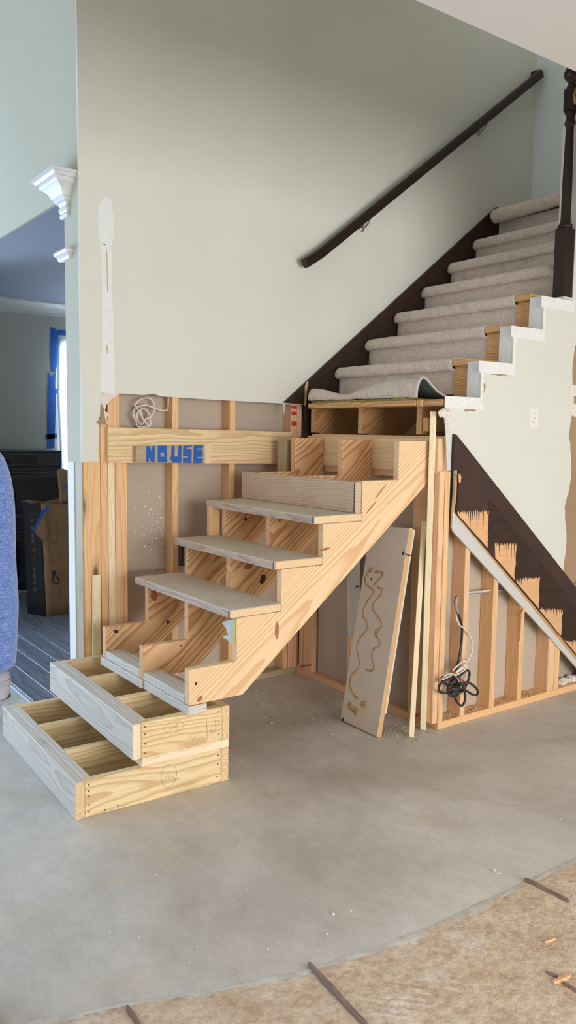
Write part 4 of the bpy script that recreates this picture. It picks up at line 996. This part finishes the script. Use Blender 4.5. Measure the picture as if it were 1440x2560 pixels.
tube('cable', cc([(265, 1075), (220, 1085), (180, 1115), (175, 1135), (230, 1110), (280, 1080), (320, 1130), (338, 1170)], -1.262, .006, 4), .0026, M['cable_white'], cb)
tube('cable', cc([(300, 1110), (350, 1130), (395, 1160), (402, 1178)], -1.27, .004), .003, M['cable_red'], cb)
tube('cable', cc([(268, 1030), (262, 1055), (285, 1080)], -1.262, .004), .003, M['cable_red'], cb)
hc = thing('cable_run', at(1200, 1480, 'y', -1.15), 'grey cable run passing through holes in the right hand studs', 'cable')
tube('cable', cc([(400, 318), (470, 312), (540, 309), (600, 298), (640, 288)], -1.165, .001), .0055, M['cable_grey'], hc); tube('cable', cc([(400, 308), (470, 303), (540, 300), (600, 290), (640, 283)], -1.168, .001), .0045, M['cable_white'], hc); tube('cable', cc([(700, 290), (740, 286), (800, 282)], -1.15, .001), .0055, M['cable_grey'], hc)
tag(tube('cable_stub', [at(1430, 1460, 'y', -1.212), at(1436, 1462, 'y', -1.216), at(1450, 1454, 'y', -1.22), at(1470, 1440, 'y', -1.22)], .006, M['cable_grey']), 'short grey cable stub poking out above the dark skirt', 'cable')

# ================================================================ KITCHEN THINGS
ov = thing('wall_oven', (.75, 3.3, .02), 'black double wall oven standing in the dim kitchen', 'oven')
box('body', .36, 1.084, 3.275, 3.80, .05, 1.300, M['black'], ov, bev=.004); box('toe_kick', .37, 1.07, 3.30, 3.78, .0202, .05, M['white_trim'], ov, bev=.002)
box('top_cap', .355, 1.088, 3.252, 3.80, 1.3002, 1.312, M['slate'], ov, bev=.003)
box('control_panel', .36, 1.084, 3.252, 3.2745, 1.175, 1.2995, M['slate'], ov, bev=.003)
dp = box('display', .50, .852, 3.2490, 3.2518, 1.192, 1.272, M['glassblk'], ov, bev=.001)
def odoor(z0, z1):
    d = box('oven_door', .36, 1.084, 3.254, 3.2745, z0, z1, M['slate'], ov, bev=.004)
    box('door_glass', .42, 1.05, 3.2505, 3.2538, z0+.05, z1-.10, M['glassblk'], d, bev=.001)
    bm = bmesh.new(); tube_bm(bm, [(.42, 3.222, z1-.045), (1.05, 3.222, z1-.045)], .013, 12); from_bm('handle', bm, M['slate'], d, None, True)
    for x in (.44, 1.03): box('handle_post', x-.01, x+.01, 3.222, 3.2535, z1-.055, z1-.035, M['slate'], d)
odoor(.70, 1.165); odoor(.12, .60); box('middle_panel', .36, 1.084, 3.256, 3.2745, .605, .695, M['slate'], ov, bev=.002)
cbx = thing('cardboard_box', (.68, 2.42, .02), 'tall torn cardboard carton with blue tape and a bulb drawing', 'box')
A, B, Cc, Dd = Vector((.495, 2.46, 0)), Vector((.575, 2.26, 0)), Vector((.93, 2.30, 0)), Vector((.90, 2.56, 0))
def cpan(name, p, q, z0, z1, m, par=cbx, bow=.012, th=.005, lean=(0, 0)):
    V = []; F = []; n = 8; out = Vector(((q-p).y, -(q-p).x, 0)).normalized()
    for i in range(n+1):
        for j in range(n+1):
            u = i/n; w = j/n; P_ = p.lerp(q, u)+out*(bow*math.sin(w*3.1)*math.sin(u*3.1))+Vector((lean[0]*w, lean[1]*w, 0))
            V.append((P_.x, P_.y, z0+(z1-z0)*w+(.01*math.sin(u*9) if j == n else 0)))
    for i in range(n):
        for j in range(n): a_ = i*(n+1)+j; F.append((a_, a_+1, a_+n+2, a_+n+1))
    o = raw(name, V, F, M[m], par, None, True); o.modifiers.new('t', 'SOLIDIFY').thickness = th
    return o
ln = (-.03, 0)
tag(cpan('side_panel', A, B, .021, .925, 'card_black', lean=ln), 'black printed side'); f_ = cpan('front_panel', B, Cc, .021, .92, 'card', lean=ln); cpan('side_panel', Cc, Dd, .021, .92, 'card', lean=ln); cpan('back_panel', Dd, A, .021, .93, 'card', lean=ln)
cpan('flap', Vector((.70, 2.27, 0)), Vector((.92, 2.30, 0)), .93, 1.19, 'card', bow=.0, lean=(-.02, -.01))
pxpoly('torn_flap', [(107, 1285), (118, 1322), (118, 1338), (112, 1357), (97, 1343), (85, 1328), (95, 1300)], 'y', 2.235, .005, M['card'], cbx, (0, -1, 0))
for pts in ([(115, 1263), (123, 1263), (121, 1282), (112, 1279)], [(104, 1286), (109, 1288), (87, 1330), (81, 1325)], [(108, 1272), (114, 1278), (106, 1290), (97, 1288)], [(155, 1222), (172, 1206), (172, 1221), (166, 1222)]):
    pxpoly('tape_strip', pts, 'y', 2.230, .001, M['tape'], cbx, (0, -1, 0))
def ring(pts, r=.0025, y=2.225):
    bm = bmesh.new(); tube_bm(bm, smoothline([at(p[0], p[1], 'y', y) for p in pts], 4), r, 5); from_bm('printed_bulb', bm, M['card_black'], cbx, None, True)
ring([(131, 1430), (136, 1428), (138, 1438), (146, 1446), (147, 1455), (141, 1460), (134, 1455), (132, 1442), (131, 1430)], .006)
for pts in ([(120, 1303), (143, 1304), (145, 1355), (124, 1355), (120, 1303)], [(122, 1358), (148, 1360), (150, 1405), (126, 1402), (122, 1358)], [(130, 1470), (151, 1470), (151, 1492), (131, 1490), (130, 1470)]):
    for k in range(4):
        bm = bmesh.new(); tube_bm(bm, [at(pts[k][0], pts[k][1], 'y', 2.226), at(pts[k+1][0], pts[k+1][1], 'y', 2.226)], .0018, 4); from_bm('printed_line', bm, M['card_ink'], cbx)
for k in range(11):
    zc = .80-.055*k; uu = .55
    p_ = A.lerp(B, uu)+Vector((-.03*zc, 0, zc)); dv = (B-A).normalized(); o_ = Vector((-.93, -.37, 0))*.016
    slab('printed_mark', [p_+o_-dv*.016, p_+o_+dv*.016, p_+o_+dv*.016-Vector((0, 0, .03+.01*(k % 3))), p_+o_-dv*.016-Vector((0, 0, .03))], (-.93, -.37, 0), .0005, M['box_grey'], cbx)

# ================================================================ PERSON (only one arm reaches into the frame)
PD = 1.85
hr_ = Vector((_cy, -_sy, 0)); hf = Vector((_sy, _cy, 0))
sh = atd(-55, 1150, PD)
torso = sh-hr_*.19; G = Vector((torso.x, torso.y, 0))
def body_pt(side, fwd, z): return G+hr_*side+hf*fwd+Vector((0, 0, z))
person = thing('person', G, 'person in a blue heather long sleeve top and grey glove at the left edge', 'person')
def skin(name, pts, edges, radii, mat, parent, sub=2, root=0):
    me = bpy.data.meshes.new(name); me.from_pydata([tuple(p) for p in pts], edges, []); me.materials.append(mat)
    o = _fin(bpy.data.objects.new(name, me), parent, None)
    md = o.modifiers.new('skin', 'SKIN'); md.use_smooth_shade = True
    for i, r in enumerate(radii):
        sv = me.skin_vertices[0].data[i]; sv.radius = (r, r) if not isinstance(r, tuple) else r; sv.use_root = (i == root)
    sd = o.modifiers.new('sub', 'SUBSURF'); sd.levels = sub; sd.render_levels = sub
    return o
zs = sh.z
armR = [atd(-58, 1148, PD), atd(-36, 1210, PD), atd(-29, 1300, PD), atd(-26, 1420, PD), atd(-19, 1510, PD), atd(-17, 1590, PD), atd(-16, 1650, PD), atd(-22, 1690, PD)]
armL = [body_pt(-.20, 0, zs), body_pt(-.235, .0, zs-.13), body_pt(-.245, -.01, zs-.29), body_pt(-.25, .05, zs-.42), body_pt(-.25, .11, zs-.53)]
# body: one continuous figure
bp = [body_pt(0, 0, .98), body_pt(0, .0, 1.12), body_pt(0, .01, zs-.10), body_pt(0, .0, zs+.03), body_pt(0, .02, zs+.13), body_pt(0, .03, zs+.22), body_pt(0, .02, zs+.31)]
br_ = [.11, .10, .10, .058, .058, .09, .06]; be = [(i, i+1) for i in range(6)]
i0 = len(bp); bp += [body_pt(.10, 0, zs-.03)]+armR; br_ += [.05, .045, .046, .044, .042, .042, .036, .033, .028]; be += [(2, i0)]+[(i0+i, i0+i+1) for i in range(8)]
i1 = len(bp); bp += [body_pt(-.10, 0, zs-.03)]+armL; br_ += [.05, .045, .046, .042, .036, .028]; be += [(2, i1)]+[(i1+i, i1+i+1) for i in range(5)]
for s in (-1, 1):
    i2 = len(bp); bp += [body_pt(.09*s, 0, .90), body_pt(.1*s, .02, .50), body_pt(.105*s, -.01, .10), body_pt(.11*s, .0, .05), body_pt(.12*s, .14, .04)]; br_ += [.085, .058, .042, .045, .032]; be += [(0, i2)]+[(i2+i, i2+i+1) for i in range(4)]
skin('body', bp, be, br_, M['skin'], person)
# long sleeve top
tp_ = [body_pt(0, 0, .86), body_pt(0, 0, .98), body_pt(0, 0, 1.14), body_pt(0, .01, zs-.17), body_pt(0, .005, zs-.06), body_pt(0, .0, zs+.035)]; tr_ = [.205, .20, .19, .20, .13, .078]; te = [(i, i+1) for i in range(5)]
i0 = len(tp_); tp_ += [body_pt(.10, 0, zs-.015)]+armR[:7]+[atd(-20, 1676, PD)]; tr_ += [.088, .080, .067, .064, .061, .064, .056, .054, .050]; te += [(4, i0)]+[(i0+i, i0+i+1) for i in range(8)]
i1 = len(tp_); tp_ += [body_pt(-.10, 0, zs-.015)]+armL; tr_ += [.088, .080, .066, .06, .056, .046]; te += [(4, i1)]+[(i1+i, i1+i+1) for i in range(5)]
tag(skin('sweatshirt', tp_, te, tr_, M['knit'], person), 'blue heather knit top')
# trousers
q_ = [body_pt(0, 0, .97), body_pt(0, 0, .90)]; qr = [.15, .15]; qe = [(0, 1)]
for s in (-1, 1):
    i2 = len(q_); q_ += [body_pt(.095*s, 0, .80), body_pt(.1*s, .02, .50), body_pt(.105*s, -.01, .08)]; qr += [.10, .082, .078]; qe += [(1, i2), (i2, i2+1), (i2+1, i2+2)]
skin('trousers', q_, qe, qr, M['denim'], person)
for s in (-1, 1): skin('boot', [body_pt(.105*s, -.03, .13), body_pt(.105*s, -.02, .06), body_pt(.115*s, .10, .05), body_pt(.12*s, .19, .045)], [(0, 1), (1, 2), (2, 3)], [.06, .062, .052, .042], M['boot'], person)
# gloved right hand, fingers loosely curled
hand = [atd(-22, 1662, PD), atd(-24, 1712, PD), atd(-34, 1750, PD), atd(-44, 1795, PD)]
hp = list(hand); hrad = [.050, .049, (.050, .04), (.046, .032)]; he = [(0, 1), (1, 2), (2, 3)]
pal = hand[3]
for k, (sx, ln_) in enumerate(((-.030, .070), (-.010, .080), (.010, .076), (.028, .060))):
    i2 = len(hp); b0 = pal+hf*(-.002)+hf*sx*.9+hr_*sx*.35
    hp += [b0+Vector((0, 0, -.012)), b0+Vector((0, 0, -ln_*.55))+hr_*-.01, b0+Vector((0, 0, -ln_))+hr_*-.03]; hrad += [.0125, .0115, .0095]; he += [(3, i2), (i2, i2+1), (i2+1, i2+2)]
i2 = len(hp); hp += [hand[2]+hf*.035+Vector((0, 0, -.01)), hand[2]+hf*.055+Vector((0, 0, -.04)), hand[2]+hf*.055+hr_*-.012+Vector((0, 0, -.068))]; hrad += [.015, .0135, .011]; he += [(2, i2), (i2, i2+1), (i2+1, i2+2)]
gl = skin('glove', hp, he, hrad, M['glove'], person); tag(gl, 'grey knit work glove')
# left hand, mirrored and simpler in pose
w0 = armL[-1]; dl = (armL[-1]-armL[-2]).normalized()
lh = [w0-dl*.03, w0+dl*.03, w0+dl*.075]; lr = [.046, .044, (.045, .032)]; le = [(0, 1), (1, 2)]
for sx, ln_ in ((-.028, .065), (-.009, .078), (.010, .074), (.027, .058)):
    i2 = len(lh); b0 = lh[2]+hf*sx*.4+Vector((0, 0, sx))*.9
    lh += [b0+dl*.012, b0+dl*ln_*.6+hr_*.008, b0+dl*ln_+hr_*.026]; lr += [.0125, .0115, .0095]; le += [(2, i2), (i2, i2+1), (i2+1, i2+2)]
i2 = len(lh); lh += [lh[1]+Vector((0, 0, .038))+dl*.02, lh[1]+Vector((0, 0, .05))+dl*.055, lh[1]+Vector((0, 0, .046))+dl*.085]; lr += [.015, .0135, .011]; le += [(1, i2), (i2, i2+1), (i2+1, i2+2)]
skin('glove', lh, le, lr, M['glove'], person)
for yy_, rr, m in ((1690, .0455, 'glove_dark'), (1703, .0445, 'glove_dark'), (1736, .0440, 'glove_dark')):
    c = atd(-23, yy_, PD); bm = bmesh.new(); bmesh.ops.create_uvsphere(bm, u_segments=18, v_segments=8, radius=1)
    for v in bm.verts: v.co = Vector((v.co.x*rr, v.co.y*rr, v.co.z*.003))
    from_bm('cuff_band', bm, M[m], gl, Matrix.Translation(c) @ Matrix.Rotation(.14, 4, hf), True)
# head details
hc_ = body_pt(0, .03, zs+.24)
bm = bmesh.new(); bmesh.ops.create_uvsphere(bm, u_segments=20, v_segments=14, radius=1)
for v in list(bm.verts):
    if v.co.z < -.1 and v.co.y > -.2: bm.verts.remove(v)
for v in bm.verts: v.co = Vector((v.co.x*.088, v.co.y*.104, v.co.z*.118+.01))
rotp = Matrix(((hr_.x, hf.x, 0, 0), (hr_.y, hf.y, 0, 0), (0, 0, 1, 0), (0, 0, 0, 1)))
from_bm('hair', bm, M['hair'], person, Matrix.Translation(hc_-hf*.015) @ rotp, True)
for nm, off, sz, m in (('nose', (0, .095, -.02), (.014, .02, .022), 'skin'), ('ear', (.086, 0, -.015), (.012, .02, .03), 'skin'), ('ear', (-.086, 0, -.015), (.012, .02, .03), 'skin'), ('eye', (.032, .082, .008), (.012, .008, .008), 'black'), ('eye', (-.032, .082, .008), (.012, .008, .008), 'black'), ('mouth', (0, .084, -.062), (.024, .008, .006), 'red')):
    bm = bmesh.new(); bmesh.ops.create_uvsphere(bm, u_segments=12, v_segments=8, radius=1)
    for v in bm.verts: v.co = Vector((v.co.x*sz[0], v.co.y*sz[1], v.co.z*sz[2]))
    from_bm(nm, bm, M[m], person, Matrix.Translation(hc_) @ rotp @ Matrix.Translation(off), True)

# ================================================================ DEBRIS
def splinter(name, p0, p1, w, t, m, label, seed, z=.006):
    random.seed(seed); p0 = Vector(p0); p1 = Vector(p1); d = (p1-p0); L = d.length; n = 10
    fr = frame_of((p0+p1)/2+Vector((0, 0, z)), d)
    V = []; F = []
    for i in range(n+1):
        u = i/n; prof = w*(.35+.65*math.sin(math.pi*min(1, max(0, u*.9+.08)))**.6)*random.uniform(.8, 1.1)
        x = -L/2+L*u
        V += [(x, -prof/2, 0), (x, prof/2*random.uniform(.7, 1.1), 0), (x, prof*.3, t*random.uniform(.7, 1.2)), (x, -prof*.35, t*random.uniform(.7, 1.2))]
    for i in range(n):
        a_ = i*4
        for k in range(4): F.append((a_+k, a_+(k+1) % 4, a_+4+(k+1) % 4, a_+4+k))
    F += [(0, 1, 2, 3), (4*n, 4*n+1, 4*n+2, 4*n+3)]
    me = bpy.data.meshes.new(name); me.from_pydata(V, [], F); me.materials.append(M[m])
    return tag(_fin(bpy.data.objects.new(name, me), None, fr), label, 'wood splinter', 'wood splinters on the floor adhesive')
splinter('wood_splinter', at(772, 2416, 'z', 0), at(925, 2580, 'z', 0), .022, .008, 'bark', 'long dark wood splinter stuck in the adhesive at bottom centre', 1)
splinter('wood_splinter', at(1312, 2202, 'z', 0), at(1422, 2258, 'z', 0), .022, .006, 'bark', 'dark wood strip stuck in the adhesive near the right edge', 2)
splinter('wood_splinter', at(318, 2522, 'z', 0), at(352, 2575, 'z', 0), .014, .006, 'bark', 'small dark splinter at the bottom left of the adhesive edge', 3)
splinter('wood_splinter', at(1382, 2464, 'z', 0), at(1424, 2446, 'z', 0), .016, .008, 'orange_chip', 'orange wood chip lying at the lower right', 4)
splinter('wood_splinter', at(1362, 2362, 'z', 0), at(1388, 2354, 'z', 0), .008, .006, 'orange_chip', 'thin pale chip lying on the adhesive above the orange chip', 5)
splinter('wood_splinter', at(1365, 2436, 'z', 0), at(1394, 2448, 'z', 0), .012, .005, 'bark', 'short brown splinter beside the orange chip', 6)
splinter('wood_splinter', at(1408, 2462, 'z', 0), at(1450, 2490, 'z', 0), .018, .005, 'bark', 'grey brown splinter cut by the right edge below the orange chip', 8)
bm = bmesh.new(); random.seed(21)
def crumb(c, r):
    g = bmesh.ops.create_icosphere(bm, subdivisions=1, radius=r)
    for v in g['verts']: v.co = Vector((v.co.x*random.uniform(.7, 1.5), v.co.y*random.uniform(.7, 1.5), v.co.z*.6))+Vector((c.x, c.y, r*.5))
for i in range(230):
    px = random.uniform(250, 1430); py = random.uniform(1700, 2440)
    c = at(px, py, 'z', 0)
    if c.y < seam(c.x)-.02 or (c.x < .25 and c.y > -1.15 and c.x > -.5) or c.y > -.02 or c.x > 1.38: continue
    crumb(c, random.choice((.0012, .0016, .002, .002, .003)))
for p, r in (((833, 2288), .007), ((1236, 2178), .006), ((830, 1836), .005), ((690, 1730), .004), ((700, 1745), .004), ((640, 1728), .004), ((665, 1722), .004)): crumb(at(p[0], p[1], 'z', 0), r)
bm2 = bm; bm = bmesh.new(); random.seed(33)
for i in range(1100):
    px = random.uniform(420, 1440); py = random.uniform(2150, 2560); c = at(px, py, 'z', 0)
    if c.y > seam(c.x)-.04: continue
    if noise.noise((c.x*4, c.y*4, 9)) < random.uniform(-.35, .3): continue
    crumb(c+Vector((0, 0, .004)), random.choice((.001, .0013, .0016, .0022)))
    for v in list(bm.verts)[-12:]: v.co.z += .0025
tag(from_bm('adhesive_crumbs', bm, M['brown_crumb']), 'brown grit and sawdust scattered over the old adhesive', 'debris', kind='stuff')
bm = bm2
tag(from_bm('plaster_crumbs', bm, M['crumb']), 'scattered white plaster crumbs on the concrete floor', 'debris', kind='stuff')
bm = bmesh.new()
def curl(c, s):
    a_ = random.uniform(0, 6.28); d = Vector((math.cos(a_), math.sin(a_), 0)); e = Vector((-d.y, d.x, 0)); w = s*random.uniform(.12, .3); h = s*random.uniform(.1, .35); vs = []
    for k in range(4):
        p = c+d*s*(k/3-.5)+Vector((0, 0, .0015+h*math.sin(k*1.05)))
        vs.append((bm.verts.new(p-e*w), bm.verts.new(p+e*w)))
    for (p, q), (r_, s_) in zip(vs, vs[1:]): bm.faces.new((p, q, s_, r_))
for i in range(190):
    c = Vector((random.uniform(1.15, 1.36), -1.03-abs(random.gauss(0, .10)), 0)) if random.random() < .7 else Vector((random.uniform(.7, 1.34), random.uniform(-.75, -.05), 0))
    curl(c, random.uniform(.006, .018))
o = from_bm('wood_shavings', bm, M['shaving']); tag(o, 'loose wood shavings on the concrete under the stairs', 'debris', kind='stuff')
bm = bmesh.new()
for i in range(200): curl(Vector((random.uniform(1.45, 2.28), random.uniform(-1.188, -1.115), .0385)), random.uniform(.006, .02))
tag(from_bm('wood_shavings', bm, M['shaving'], wall_right), 'wood shavings lying on the bottom plate', kind='stuff')
bm = bmesh.new()
for i in range(90):
    k = i % 3
    curl(Vector((D0+k*D+random.uniform(0, .19), random.uniform(-1.08, -.25), Z1+(k+1)*RI+TH+.0005)), random.uniform(.006, .014))
tag(from_bm('sawdust_flecks', bm, M['shaving'], ls), 'yellow sawdust flecks on the treads', kind='stuff')
for i, (p, s) in enumerate((((1408, 1690), (.034, .025, .02)), ((1428, 1684), (.03, .025, .022)), ((1448, 1672), (.034, .025, .02)))):
    q = at(p[0], p[1], 'y', -1.15)
    o = crumple('drywall_chunk', (q.x, -1.15, .055+.0*i), s, M['crumb'], None, i*4+1)
    tag(o, ('crumbled white drywall chunk nearest the double stud', 'crumbled white drywall chunk in the middle of the heap', 'crumbled white drywall chunk at the right frame edge under the skirt')[i], 'debris', 'drywall chunks on the plate')
